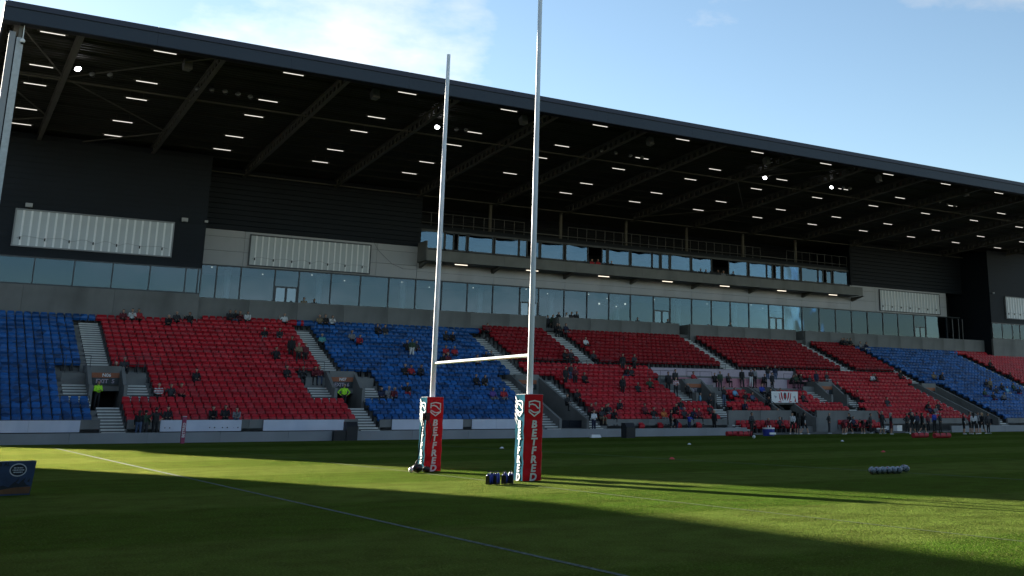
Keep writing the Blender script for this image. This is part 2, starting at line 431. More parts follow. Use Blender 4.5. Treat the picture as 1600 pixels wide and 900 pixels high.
# --- terrace steps
CUTS = [(x - 2.35, x + 2.35, 4, 9) for x in V1] + [(x - 1.05, x + 1.05, 0, 9) for x in V3] + [(TUN[0], TUN[1], 0, 4), (54.3, 61.1, 0, 1), (63.5, 70.9, 0, 1)]
tm = MB()
for i in range(NR):
    segs = [(2.0, END)]
    if i == 21: segs = [(17.4, 107.3)]
    for xa, xb, i0, i1 in CUTS:
        if i0 <= i <= i1:
            ns = []
            for a, b in segs:
                if xb <= a or xa >= b: ns.append((a, b)); continue
                if xa > a: ns.append((a, xa))
                if xb < b: ns.append((xb, b))
            segs = ns
    out = []
    for a, b in segs:                       # raised upper tier in the middle
        for c in UPX:
            pass
        cuts = [a] + [c for c in UPX if a < c < b] + [b]
        out += list(zip(cuts[:-1], cuts[1:]))
    for a, b in out:
        z = rowZ(i, (a + b) / 2)
        tm.box(a, b, rowY(i), rowY(i) + RD + 0.02, z - 1.4, z, M_conc)
part(tm, 'terrace')
part(B(2.0, END, 78.6, 90.0, 0.2, 1.0, M_dark), 'undercroft')

# --- stairs: every step a piece with a painted nosing
sm = MB()
sm.box(-AW, AW, 0, 0.40, -0.02, 0.1725, M_stepc)
sm.box(-AW, AW, -0.006, 0.05, 0.085, 0.177, M_nose)
STEP = sm.mesh('step')
stm = {}
def stair(xc, i0, i1, half0=0, wide=1.0, dz=0.0):
    base = part(B(xc - AW * wide - 0.05, xc + AW * wide + 0.05, rowY(i0) + .3, rowY(i0) + .38, rowZ(i0, xc) - .4, rowZ(i0, xc) - .1, M_stepc), 'aisle_stair')
    if wide not in stm:
        if wide == 1.0: stm[wide] = STEP
        else:
            s = MB(); s.box(-AW * wide, AW * wide, 0, 0.40, -0.02, 0.1725, M_stepc); s.box(-AW * wide, AW * wide, -0.006, 0.05, 0.085, 0.177, M_nose); stm[wide] = s.mesh('step')
    for i in range(i0, i1 + 1):
        for h in (0, 1):
            if i == i0 and h < half0: continue
            z = rowZ(i, xc) + dz + (h - 1) * 0.1725
            s = put('step', stm[wide], base, (xc, rowY(i) + h * 0.4 - 0.004, z))
            s.matrix_parent_inverse = Matrix.Translation((0, -0, 0))
            s.parent = base
    return base
for x in (10.03, 25.0):
    stair(x, 10, 20); stair(x, -1, 3)
stair(40.12, 10, 20); stair(85.6, 10, 20); stair(101.9, 0, 20)
for x in AISLE_UP: stair(x, 13, 23)
for x in (55.3, 70.4): stair(x - 1.62, 4, 8, wide=1.05); stair(x, -1, 3)
for x in (10.15, 25.05):
    for s in (-1, 1): stair(x + s * 1.68, 4, 7, wide=1.1)
for x in (55.3, 70.4): stair(x + 1.62, 4, 7, wide=1.05)
for x in V3:
    for s in (-1, 1): stair(x + s * 1.75, -1, 9, wide=0.9)

# --- exits through the terrace
def exit_passage(xc):
    m = MB()
    fz = 1.58
    for s in (-1, 1):                                    # side walls
        xa, xb = sorted((xc + s * 0.86, xc + s * 1.06))
        m.prism_x([(74.2, fz - 1.2), (78.2, fz - 1.2), (78.2, 4.55), (76.3, 4.45), (74.7, 3.35), (74.2, 3.3)], xa, xb, M_conc)
        xa, xb = sorted((xc + s * 1.06, xc + s * 2.4))   # blank wall above the flank stairs
        m.box(xa, xb, 76.45, 76.6, 2.9, 4.05, M_conc)
        m.box(xa, xb, 76.6, 78.1, 3.2, 3.28, M_conc)
    m.box(xc - 0.86, xc + 0.86, 76.1, 78.2, 2.98, 4.5, M_conc)       # lintel over the doorway
    m.box(xc - 2.35, xc + 2.35, 73.2, 76.0, fz - .5, fz, M_stepc)    # landing
    m.box(xc - 0.86, xc + 0.86, 76.0, 84.0, fz - .6, fz - .1, M_dark)
    o = part(m, 'exit_passage')
    d = part(B(xc - .85, xc + .85, 77.6, 77.7, fz, 3.0, M_dark), 'doorway', o); d.matrix_parent_inverse = Matrix()
    for s in (-1, 1):                                    # guard rails on the landing edge and above
        r = MB()
        for z in (0.55, 1.05):
            r.tube((xc + s * 1.1, 73.25, fz + z), (xc + s * 2.9, 73.25, fz + z), .022, M_darkrail, n=6)
        for q in (1.1, 1.75, 2.35): r.tube((xc + s * q, 73.25, fz), (xc + s * q, 73.25, fz + 1.05), .022, M_darkrail, n=6)
        p = part(r, 'guard_rail', o); p.matrix_parent_inverse = Matrix()
    for s in (-1, 1):
        r = MB()
        for z in (0.5, 1.0): r.tube((xc + s * .7, 77.95, 4.2 + z), (xc + s * 3.4, 77.95, 4.2 + z), .018, M_darkrail, n=6)
        for q in (.7, 2.1, 3.4): r.tube((xc + s * q, 77.95, 4.0), (xc + s * q, 77.95, 5.2), .018, M_darkrail, n=6)
        p = part(r, 'guard_rail', o); p.matrix_parent_inverse = Matrix()
    return o
def exit_cut(xc):
    m = MB()
    for s in (-1, 1):
        xa, xb = sorted((xc + s * 1.03, xc + s * 1.23))
        m.prism_x([(69.8, 0.1), (79.0, 0.1), (79.0, 4.6), (77.9, 4.6), (70.1, 1.35), (69.8, 1.25)], xa, xb, M_conc)
    m.box(xc - 1.03, xc + 1.03, 77.3, 79.0, 3.1, 4.6, M_conc)
    m.box(xc - 1.03, xc + 1.03, 70.0, 84.0, 0.0, 0.2, M_stepc)
    o = part(m, 'exit_passage')
    g = MB()
    g.box(xc - 1.0, xc - .02, 70.5, 70.56, .22, 1.15, M_clad); g.box(xc + .02, xc + 1.0, 70.5, 70.56, .22, 1.15, M_clad)
    p = part(g, 'gate', o); p.matrix_parent_inverse = Matrix()
    d = part(B(xc - 1.02, xc + 1.02, 78.7, 78.8, .2, 3.1, M_dark), 'doorway', o); d.matrix_parent_inverse = Matrix()
for x in V1: exit_passage(x)
for x in V3: exit_cut(x)
def exit_sign(xc, yf, z0, num, label, up=''):
    e = empty('exit_sign', (xc, yf, z0))
    MB().box(-.78, .78, -.04, 0, 0.42, 0.72, M_orange).build('upper_panel', e)
    MB().box(-.78, .78, -.045, 0, 0.0, 0.415, M_signdark).build('lower_panel', e)
    t = link('lettering', text_mesh(('EXIT  ' + num).strip(), .34, M_pinkpale, .003, .008), e, (0.0, -.052, .2)); t.rotation_euler = (R(90), 0, 0)
    if up: t = link('lettering', text_mesh(up, .28, M_padwhite, .003, .006), e, (0.05, -.047, .565))
    t.rotation_euler = (R(90), 0, 0)
    tag(e, label, 'sign', 'exit signs over the passages')
for x, n, lb in ((10.15, '5', 'orange and black exit sign above the doorway of the leftmost steward'),
                 (25.05, '6', 'orange and black exit sign above the second steward from the left'),
                 (55.3, '', 'orange and black exit sign beside the steward in the light blue shirt'),
                 (70.4, '', 'orange and black exit sign right of the white emblem banner')):
    exit_sign(x, 76.05, 3.36, n, lb, {'5': 'N06', '6': 'N07'}.get(n, ''))
exit_sign(40.15, 77.25, 3.45, '8', 'orange and black exit sign just right of the near goal post')
exit_sign(85.6, 77.25, 3.45, '', 'orange and black exit sign at the top of the long ramp wall at far right')

# --- players' tunnel
m = MB()
for xa, xb in ((TUN[0] - .2, TUN[0]), (TUN[1], TUN[1] + .2)):
    m.prism_x([(69.9, 0), (76.5, 0), (76.5, 3.9), (75.8, 3.9), (70.3, 1.35), (69.9, 1.3)], xa, xb, M_conc)
m.box(TUN[0], TUN[1], 72.75, 76.4, 2.38, 2.62, M_conc)
m.box(TUN[0], TUN[1], 70, 80, -.1, .03, M_stepc)
o = part(m, 'tunnel'); d = part(B(TUN[0], TUN[1], 76.0, 76.1, 0.03, 2.4, M_dark), 'doorway', o); d.matrix_parent_inverse = Matrix()
r = MB()
for s in TUN:
    x = s - .1 if s == TUN[0] else s + .1
    r.tube((x, 70.0, 1.5), (x, 75.9, 4.08), .03, M_rail, n=6)
p = part(r, 'handrail', o); p.matrix_parent_inverse = Matrix()

# --- front wall of the terrace, panel by panel
fw = part(B(2.0, END, 70.30, 70.36, 0.1, 0.6, M_conc), 'front_wall')
def wall_panels(parent, name, xa, xb, ya, yb, za, zb, m, w, gap=0.015):
    n = max(1, round((xb - xa) / w)); d = (xb - xa) / n
    me = B(gap / 2, d - gap / 2, 0, yb - ya, 0, zb - za, m).mesh(name)
    for k in range(n): put(name, me, parent, (xa + k * d, ya, za))
for a, b, zt in ((2.0, 9.35, 1.27), (10.75, 24.3, 1.27), (25.75, 37.6, 1.24), (43.0, 54.2, 1.22), (54.3, 60.9, 1.88), (63.7, 70.9, 1.88), (71.0, 83.0, 1.22), (88.2, 101.2, 1.22), (102.6, END, 1.22)):
    wall_panels(fw, 'concrete_panel', a, b, 70.0, 70.2, 0.14, zt, M_conc, 3.77)
part(B(2.0, END, 68.2, 70.0, -0.05, 0.14, M_stepc), 'walkway')

# --- parapet at the top of the seats
pp = part(B(17.4, 107.3, 87.95, 88.02, 7.6, 8.2, M_conc), 'parapet')
edges = [17.45, 47.35, 48.65, 62.15, 63.45, 77.25, 78.55, 107.3]
for a, b in zip(edges[::2], edges[1::2]):
    wall_panels(pp, 'concrete_panel', a, b, 87.72, 87.93, 8.0, 10.22, M_conc, 3.77)
for x in AISLE_UP:
    for s in (-1, 1):
        p = part(B(x + s * .66 - .06, x + s * .66 + .06, 87.94, 89.6, 8.0, 10.2, M_conc), 'stair_cheek', pp); p.matrix_parent_inverse = Matrix()
part(B(17.4, 107.3, 88.03, 97, 8.9, 9.2, M_stepc), 'concourse_floor')

# --- barrier in front of the upper tier
for xa, xb in ((40.8, 47.3), (48.7, 62.1), (63.5, 77.2), (78.6, 85.0)):
    rl = MB()
    for z in (0.35, 0.75): rl.tube((xa, 80.36, 5.25 + z), (xb, 80.36, 5.25 + z), .02, M_darkrail, n=6)
    n = int((xb - xa) / 1.6)
    for k in range(n + 1):
        x = xa + (xb - xa) * k / n; rl.tube((x, 80.36, 5.0), (x, 80.36, 6.0), .022, M_darkrail, n=6)
    part(rl, 'tier_barrier')

# --- long window wall behind the concourse
WY = 90.7
mpx = [338.3, 376.1, 429.4, 467, 517, 562.8, 607.2, 649.2, 690, 730, 770, 812, 841.5, 881.3, 917, 951.4, 985, 1021, 1047, 1080.6, 1111.4, 1141, 1170, 1201, 1223.5, 1252.9, 1279.4, 1305.1, 1330.2, 1354.9, 1379, 1402.6, 1427.5, 1446]
doors = {429.4, 812, 1021, 1201, 1427.5}
mx = [18.0] + [at(x, 460 + (x - 800) * .063, Y=WY).x for x in mpx] + [104.2]
ww = part(B(17.4, 104.3, WY - .05, WY + .1, 13.04, 13.14, M_frame).box(17.4, 104.3, WY - .05, WY + .1, 9.2, 9.27, M_frame), 'window_wall')
mull = B(-.045, .045, -.07, .12, 9.27, 13.04, M_frame).mesh('mullion')
for x in mx: put('mullion', mull, ww, (x, WY, 0))
for k in range(len(mx) - 1):
    a, b = mx[k] + .045, mx[k + 1] - .045
    dr = k >= 1 and mpx[k - 1] in doors
    if dr:
        zt = 11.62
        put('pane', B(a, b, 0, .03, zt + .12, 13.04, M_glass).mesh('pane'), ww, (0, WY, 0))
        d = MB(); c = (a + b) / 2
        d.box(a, b, -.03, .06, zt, zt + .12, M_frame)
        for q in (a, c - .09, c + .01, b - .12): d.box(q, q + (.12 if q in (a, b - .12) else .08), -.03, .06, 9.27, zt, M_frame)
        put('door_frame', d.mesh('door_frame'), ww, (0, WY, 0))
        for q0, q1 in ((a + .12, c - .09), (c + .09, b - .12)):
            put('pane', B(q0, q1, 0, .03, 9.3, zt, M_glassbox).mesh('pane'), ww, (0, WY, 0))
    elif k < len(mx) - 2:
        put('pane', B(a, b, 0, .03, 9.27, 13.04, M_glass).mesh('pane'), ww, (0, WY, 0))
    else:
        put('pane', B(a, b, 0, .03, 9.27, 13.04, M_glassbox).mesh('pane'), ww, (0, WY, 0))
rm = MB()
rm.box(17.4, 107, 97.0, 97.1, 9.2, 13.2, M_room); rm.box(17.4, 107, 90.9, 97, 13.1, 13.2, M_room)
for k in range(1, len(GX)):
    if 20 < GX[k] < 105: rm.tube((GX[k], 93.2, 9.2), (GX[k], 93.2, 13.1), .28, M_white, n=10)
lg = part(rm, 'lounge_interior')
dl = MB()
for k in range(22):
    x = 19 + k * 3.9 + (k * 37 % 10) * .1; y = 91.6 + (k * 53 % 7) * .6
    dl.tube((x, y, 13.0), (x, y, 13.06), .05, M_lampwarm, n=8)
p = part(dl, 'downlights', lg); p.matrix_parent_inverse = Matrix(); p['kind'] = 'stuff'
bl = MB()

# grey panels above the windows (jointed metal), then dark cladding up to the roof
gp = part(B(17.4, 104.4, WY + .12, WY + .2, 13.1, 15.9, M_dark), 'panel_wall')
for za, zb in ((13.16, 14.28), (14.30, 15.42), (15.44, 15.98)):
    wall_panels(gp, 'metal_panel', 17.45, 35.9, WY, WY + .1, za, zb, M_metalpanel, 3.77, .02)
    wall_panels(gp, 'metal_panel', 88.3, 104.4, WY, WY + .1, za, zb, M_metalpanel, 3.77, .02)
for za, zb in ((13.16, 13.8), (13.82, 14.6)):
    wall_panels(gp, 'metal_panel', 35.92, 88.28, WY, WY + .1, za, zb, M_metalpanel, 7.545, .02)
def cladding(xa, xb, y, za, zb, name='back_wall'):
    m = MB(); m.box(xa, xb, y + .05, y + .15, za, zb, M_clad)
    z = za
    while z < zb - .1:
        m.prism_x([(y, z + .03), (y + .05, z), (y + .05, z + .42), (y, z + .39)], xa, xb, M_clad); z += .42
    return part(m, name)
cladding(17.4, 36.0, WY - .02, 16.0, 20.9)
cladding(88.6, END, WY - .02, 16.0, 20.9)
cladding(36.0, 88.6, 97.0, 13, 21.2)
part(B(0.0, END, 97.3, 97.5, 0, 21.3, M_clad), 'rear_wall')
part(B(36.0, 36.15, WY, 97, 15.9, 20.8, M_clad), 'return_wall'); part(B(88.45, 88.6, WY, 97, 15.9, 20.8, M_clad), 'return_wall')
# recess at the right end of the window wall
m = MB(); m.box(104.4, 107.4, 93, 93.1, 8.9, 16, M_dark)
m.box(104.4, 107.3, 90.6, 90.66, 9.2, 11.2, M_glassbox)
for x in (104.7, 105.8, 106.5): m.tube((x, 90.2, 9.2), (x, 90.2, 12.9), .05, M_rail, n=8)
part(m, 'stair_recess')

# --- corner blocks standing proud of the window wall
def corner_block(xa, xb, y, zt, mxs, name):
    o = part(B(xa, xb, y + .25, WY + 3, 8.0, zt, M_clad), name)
    m = MB(); m.box(xa, xb, y + .02, y + .25, 12.3, zt, M_clad)
    z = 12.3
    while z < zt - .1:
        m.box(xa, xb, y, y + .03, z, z + .38, M_clad); z += .42
    p = part(m, 'cladding', o); p.matrix_parent_inverse = Matrix()
    wall_panels(o, 'concrete_panel', xa, xb, y - .02, y + .24, 7.8, 10.36, M_conc, 5.0)
    f = MB(); f.box(xa, xb, y - .01, y + .1, 10.36, 10.46, M_frame); f.box(xa, xb, y - .01, y + .1, 12.22, 12.32, M_frame)
    p = part(f, 'window_frame', o); p.matrix_parent_inverse = Matrix()
    mu = B(-.04, .04, -.02, .12, 10.46, 12.22, M_frame).mesh('mullion')
    for q in mxs: put('mullion', mu, o, (q, y, 0))
    for q0, q1 in zip(mxs[:-1], mxs[1:]):
        put('pane', B(q0 + .04, q1 - .04, 0, .03, 10.46, 12.22, M_glass).mesh('pane'), o, (0, y + .03, 0))
    bk = B(xa + .1, xb - .1, y + .2, y + .24, 10.4, 12.25, M_room); p = part(bk, 'blind', o); p.matrix_parent_inverse = Matrix()
corner_block(0.0, 17.35, 87.0, 20.9, [1.2, 3.75, 6.26, 8.77, 11.26, 13.76, 16.24, 17.12, 17.33], 'corner_block')
corner_block(107.4, END, 86.5, 20.9, [107.5, 109.3, 111.2, 112.6, 115.1, 117.6], 'corner_block')

# --- balcony with hospitality boxes
BX0, BX1 = 35.95, 88.2
bal = part(B(BX0, BX1, 88.72, 90.98, 14.6, 14.9, M_conc), 'balcony')
wall_panels(bal, 'concrete_panel', BX0, BX1, 88.6, 88.74, 14.56, 15.5, M_conc, 7.545, .012)
part(B(BX0 - .05, BX0 + .02, 88.66, 91, 14.6, 16.3, M_conc), 'end_panel', bal).matrix_parent_inverse = Matrix()
bm_ = MB(); bm_.prism_x([(90.68, 14.1), (90.68, 14.58), (88.8, 14.58)], -.12, .12, M_steel)
bme = bm_.mesh('bracket')
for g in GX:
    if 35 < g < 89: put('bracket', bme, bal, (g if g > 36.2 else 36.2, 0, 0))
hb = part(B(BX0, BX1 + .3, 91.05, 96.9, 17.62, 18.05, M_clad).box(BX0, BX1 + .3, 90.95, 91.15, 15.5, 16.05, M_frame).box(BX0, BX1 + .3, 90.95, 91.15, 17.5, 17.7, M_frame), 'hospitality_boxes')
part(B(BX0, BX1, 91.1, 96.9, 14.9, 15.0, M_room).box(BX0, BX1, 95.9, 96, 15, 17.6, M_room), 'room_interior', hb).matrix_parent_inverse = Matrix()
bpx = [(657, 694), (697, 708.5), (717, 728.5), (733, 770), (774.5, 811), (811.5, 823), (834, 842), (846, 880), (885, 918), (941.5, 947.5), (951.5, 983), (987, 1018), (1020, 1030), (1034, 1045), (1048.5, 1078), (1081.5, 1111), (1139, 1167), (1171, 1197), (1198.5, 1206), (1212, 1220), (1224, 1249), (1252.5, 1277), (1278.5, 1285), (1291, 1298), (1302, 1325)]
for a, b in bpx:
    xa = at(a, 360 + (a - 657) * .097, Y=91).x; xb = at(b, 360 + (b - 657) * .097, Y=91).x
    low = 15.72 if (b - a) < 14 else 16.06
    put('pane', B(xa, xb, 0, .03, low, 17.5, M_glassbox).mesh('pane'), hb, (0, 91.02, 0))
    for q in (xa - .1, xb): put('window_jamb', B(q, q + .1, -.05, .1, 15.5, 17.6, M_frame).mesh('window_jamb'), hb, (0, 91.0, 0))
br = MB()                                                            # balcony seats' dark backs and low rail
for k in range(70):
    x = BX0 + .5 + k * .74
    br.box(x, x + .5, 90.0 + .1 * (k % 2), 90.1 + .1 * (k % 2), 15.0, 15.62 + .05 * ((k * 7) % 3), M_black)
p = part(br, 'balcony_seating', bal); p.matrix_parent_inverse = Matrix(); p['kind'] = 'stuff'
gr = MB()                                                            # camera gantry rail on the roof of the boxes
for xa, xb in ((36.2, 46.6), (51.4, 75.5), (79.3, 88.4)):
    for z in (18.35, 19.28): gr.tube((xa, 91.2, z), (xb, 91.2, z), .022 if z > 19 else .04, M_rail, n=6)
    n = int((xb - xa) / 1.02)
    for k in range(n + 1):
        x = xa + (xb - xa) * k / n; gr.tube((x, 91.2, 17.9), (x, 91.2, 19.28), .024, M_rail, n=6)
gr.tube((36.2, 91.2, 18.35), (88.4, 91.2, 18.35), .04, M_rail, n=6)
part(gr, 'gantry_rail', hb).matrix_parent_inverse = Matrix()

# ------------------------------------------------------------------ roof
RY0, RY1 = 64.55, 97.2
def zc(y): return 22.05 - 0.0628 * (y - RY0)          # underside of the trusses
rf = MB()
def sl(x0, x1, y0, y1, d0, d1, m):
    rf.hexa([(x0, y0, zc(y0) + d0), (x1, y0, zc(y0) + d0), (x1, y1, zc(y1) + d0), (x0, y1, zc(y1) + d0),
             (x0, y0, zc(y0) + d1), (x1, y0, zc(y0) + d1), (x1, y1, zc(y1) + d1), (x0, y1, zc(y1) + d1)], m)
sl(1.75, END, RY0 + .1, RY1, .93, 1.05, M_deck)
roof = part(rf, 'roof')
dk = MB()                                              # ribs of the profiled deck, seen from below
y = RY0 + .3
while y < RY1 - .3:
    dk.hexa([(2, y, zc(y) + .86), (END, y, zc(y) + .86), (END, y + .16, zc(y) + .86), (2, y + .16, zc(y) + .86),
             (2, y - .04, zc(y) + .935), (END, y - .04, zc(y) + .935), (END, y + .2, zc(y) + .935), (2, y + .2, zc(y) + .935)], M_deck); y += .42
p = part(dk, 'profiled_deck', roof); p.matrix_parent_inverse = Matrix()
def sub(mb, name, parent, smooth=False):
    p = part(mb, name, parent, smooth); p.matrix_parent_inverse = Matrix(); return p
# fascia in lengths
L = 7.545
fpm = MB(); fpm.box(.003, L - .003, 0, .12, 22.02, 22.78, M_fascia)
fpm.box(.003, L - .003, -.05, .12, 22.78, 22.81, M_clad)
fpm.box(.003, L - .003, -.03, .3, 22.81, 23.12, M_fascia_top)
fpm.box(.003, L - .003, .0, .55, 21.99, 22.03, M_clad)
fme = fpm.mesh('fascia_panel')
for k in range(16): put('fascia_panel', fme, roof, (1.7 + k * L, RY0 - .1, 0))
sub(B(1.66, 1.76, RY0 - .1, RY1, 22.0 - 1.2, 22.1, M_clad).hexa([(1.62, RY0 - .1, 22.0), (1.8, RY0 - .1, 22.0), (1.8, RY1, 20.0), (1.62, RY1, 20.0), (1.62, RY0 - .1, 23.1), (1.8, RY0 - .1, 23.1), (1.8, RY1, 21.1), (1.62, RY1, 21.1)], M_fascia), 'verge_board', roof) if False else None
sub(MB().hexa([(1.62, RY0 - .08, 22.02), (1.74, RY0 - .08, 22.02), (1.74, RY1, 19.97), (1.62, RY1, 19.97), (1.62, RY0 - .08, 23.1), (1.74, RY0 - .08, 23.1), (1.74, RY1, 21.05), (1.62, RY1, 21.05)], M_fascia), 'verge_board', roof)
# castellated roof beams
tb = MB()
def slab(y0, y1, d0, d1, w):
    tb.hexa([(-w, y0, zc(y0) + d0), (w, y0, zc(y0) + d0), (w, y1, zc(y1) + d0), (-w, y1, zc(y1) + d0),
             (-w, y0, zc(y0) + d1), (w, y0, zc(y0) + d1), (w, y1, zc(y1) + d1), (-w, y1, zc(y1) + d1)], M_steel)
slab(64.9, 90.6, 0, .06, .13); slab(64.9, 90.6, .66, .72, .13)
slab(64.9, 90.6, .06, .17, .02); slab(64.9, 90.6, .55, .66, .02)
y = 64.95
while y < 90.3:
    slab(y, y + .34, .17, .55, .02); y += .78
tme = tb.mesh('roof_beam')
for g in GX:
    if 2 < g < END: put('roof_beam', tme, roof, (g, 0, 0))
put('roof_beam', tme, roof, (2.35, 0, 0))
y = 66.0
while y < 90.5:
    sub(MB().box(2.0, END, y - .035, y + .035, zc(y) + .72, zc(y) + .9, M_deck), 'purlin', roof); y += 2.05
for y, d in ((73.4, .12), (90.2, .1)):
    sub(MB().tube((2.3, y, zc(y) + d), (END, y, zc(y) + d), .055, M_steel, n=8), 'tie_tube', roof)
def brace(xa, ya, xb, yb):
    sub(MB().tube((xa, ya, zc(ya) + .3), (xb, yb, zc(yb) + .3), .05, M_steel, n=6), 'brace', roof)
g0, g1, g2 = GX[1], GX[2], GX[3]
for a, b in ((g0, g1), (GX[8], GX[9])):
    brace(a, 73.4, b, 65.4); brace(a, 73.4, b, 82.0); brace(a, 90, b, 82.0)
for a, b in ((2.4, g0),):
    brace(a, 65.4, b, 73.4); brace(a, 73.6, b, 73.5); brace(a, 75.5, b, 82); brace(a, 84.5, b, 82.2); brace(a, 87, b, 90)
brace(2.4, 65.5, g0 + 2, 64.95)
# stub columns from the boxes up to the beams, end columns
for g in GX:
    if 40 < g < 88: sub(MB().tube((g, 91.6, 18.0), (g, 91.6, zc(91.6) + .3), .16, M_steel, n=12), 'column', roof)
sub(B(2.03, 2.34, 64.95, 65.3, 12.2, 21.6, M_conc_l), 'hanger_post', roof)
sub(B(2.34, 2.40, 65.0, 65.3, 12.2, 21.4, M_clad), 'shadow_gap', roof)
sub(B(2.40, 2.74, 64.9, 65.3, 12.2, 21.3, mat('post_grey', (.40, .42, .43), .6)), 'hanger_post', roof)
sub(B(2.46, 2.62, 64.95, 65.2, 21.3, 22.1, M_steel), 'post_head', roof)
sub(MB().bar((2.4, 65.1, 12.4), (2.4, 75.5, zc(75.5) + .1), .2, .3, M_steel), 'knee_brace', roof)
# dome camera under the corner
e = empty('dome_camera', (2.68, 64.8, 20.9))
MB().tube((0, 0, .3), (0, 0, 1.1), .025, M_white, n=8).build('bracket', e)
MB().ball((0, 0, .2), .14, M_white, sz=.9).ball((0, 0, .1), .09, M_black).build('housing', e, True)
tag(e, 'white dome security camera hanging under the left end of the roof', 'camera')

# strip lights
BAY = ['first', 'second', 'third', 'fourth', 'fifth', 'sixth', 'seventh', 'eighth', 'ninth', 'tenth', 'eleventh', 'twelfth', 'thirteenth', 'fourteenth', 'fifteenth']
slm = MB(); slm.box(-.62, .62, -.025, .025, -.015, .018, M_lamp); slm.box(-.78, .78, -.07, .07, .03, .08, M_steel); slm.tube((-.4, 0, .08), (-.4, 0, .5), .012, M_steel, n=5); slm.tube((.4, 0, .08), (.4, 0, .5), .012, M_steel, n=5)
slme = slm.mesh('strip_light')
def strip(x, y, z, me=slme, lb='lit white strip light hanging in rows under the grandstand roof', gr='strip lights under the roof'):
    o = link('strip_light', me, None, (x, y, z)); tag(o, lb, 'strip light', gr)
for ry in (66.5, 72.25, 75.85, 81.2, 84.9):
    rn = {66.5: 'front', 72.25: 'second', 75.85: 'middle', 81.2: 'fourth', 84.9: 'rear'}[ry]
    strip(4.15, ry, zc(ry) + .40, slme, 'lit strip light in the %s row, in the end bay at far left' % rn)
    for k in range(0, 15):
        x = 10.02 + 7.50 * k
        if x > 112: continue
        if ry == 84.9 and k == 4: continue
        strip(x, ry, zc(ry) + .40, slme, 'lit strip light in the %s row, %s roof bay right of the end bay' % (rn, BAY[k]))
slw = MB(); slw.box(-.6, .6, -.05, .05, -.03, .02, M_lampwarm); slw.box(-.64, .64, -.07, .07, .02, .05, M_steel)
slwe = slw.mesh('strip_light')
for k, px_ in enumerate((720, 831, 942.5, 1042, 1131.5, 1220.5, 1300.5)):
    p = at(px_, 413 + (px_ - 720) * .0805, Y=89.6)
    strip(p.x, 89.5, 14.52, slwe, 'warm strip light under the balcony, %s from left' % BAY[k], 'strip lights under the balcony')

# floodlights and loudspeakers under the roof
def floodlight(pxx, pyy, lit, label, s=1.0):
    p = on_plane(pxx, pyy, zc(RY0) + .15, -.0628, RY0)
    e = empty('floodlight', p)
    m = MB(); m.tube((0, -.02, 0), (0, .3, .08), .2 * s, M_black, .1 * s, n=12); m.tube((0, .15, .1), (0, .15, .6), .02, M_black, n=6); m.build('housing', e)
    MB().ball((0, -.03, 0), .19 * s, M_flood if lit else M_lens, sy=.35, n=12).build('lens', e, True)
    e.rotation_euler = (R(-25), 0, R(-20))
    tag(e, label, 'floodlight', 'floodlights under the roof')
floodlight(122, 108, True, 'brightest lit floodlight at the left end under the roof', .95)
floodlight(683, 199, True, 'lit floodlight just left of the far goal post', .9)
floodlight(1195, 278, True, 'lit floodlight under the roof above the right end of the balcony', .9)
floodlight(1299, 293, True, 'small lit floodlight right of the bright one at right', .8)
for xs in ((144, 172), (308, 331, 352, 372, 391), (713, 728), (940, 962, 985, 1003), (1318, 1328), (1468, 1480, 1492)):
    for q in xs:
        yy = {144: 116, 172: 117, 308: 139, 331: 140, 352: 143, 372: 147, 391: 151, 713: 202, 728: 203, 940: 236, 962: 239, 985: 243, 1003: 246, 1318: 293, 1328: 294, 1468: 315, 1480: 319, 1492: 322}[q]
        floodlight(q, yy, False, 'unlit floodlight, %s from left in the %s cluster under the roof' % (BAY[xs.index(q)], {144: 'far left', 308: 'second', 713: 'far post', 940: 'near post', 1318: 'right lamp', 1468: 'far right'}[xs[0]]), .9)
spk = MB(); spk.hexa([(-.25, -.2, -.3), (.25, -.2, -.3), (.2, .2, -.25), (-.2, .2, -.25), (-.25, -.32, .3), (.25, -.32, .3), (.2, .2, .25), (-.2, .2, .25)], mat('speaker_grey', (.16, .16, .16), .6)); spk.tube((0, 0, .3), (0, .1, .9), .03, M_black, n=6)
spm = spk.mesh('loudspeaker')
for k, (q, yy) in enumerate(((292, 103), (585, 149), (817, 189), (1015, 222), (1197, 252), (1372, 280), (1508, 302))):
    p = on_plane(q, yy, zc(RY0) + .15, -.0628, RY0); o = link('loudspeaker', spm, None, p); o.rotation_euler = (R(-20), 0, R(10))
    tag(o, 'grey loudspeaker hanging behind the roof edge, %s from left' % BAY[k], 'loudspeaker', 'loudspeakers under the roof edge')

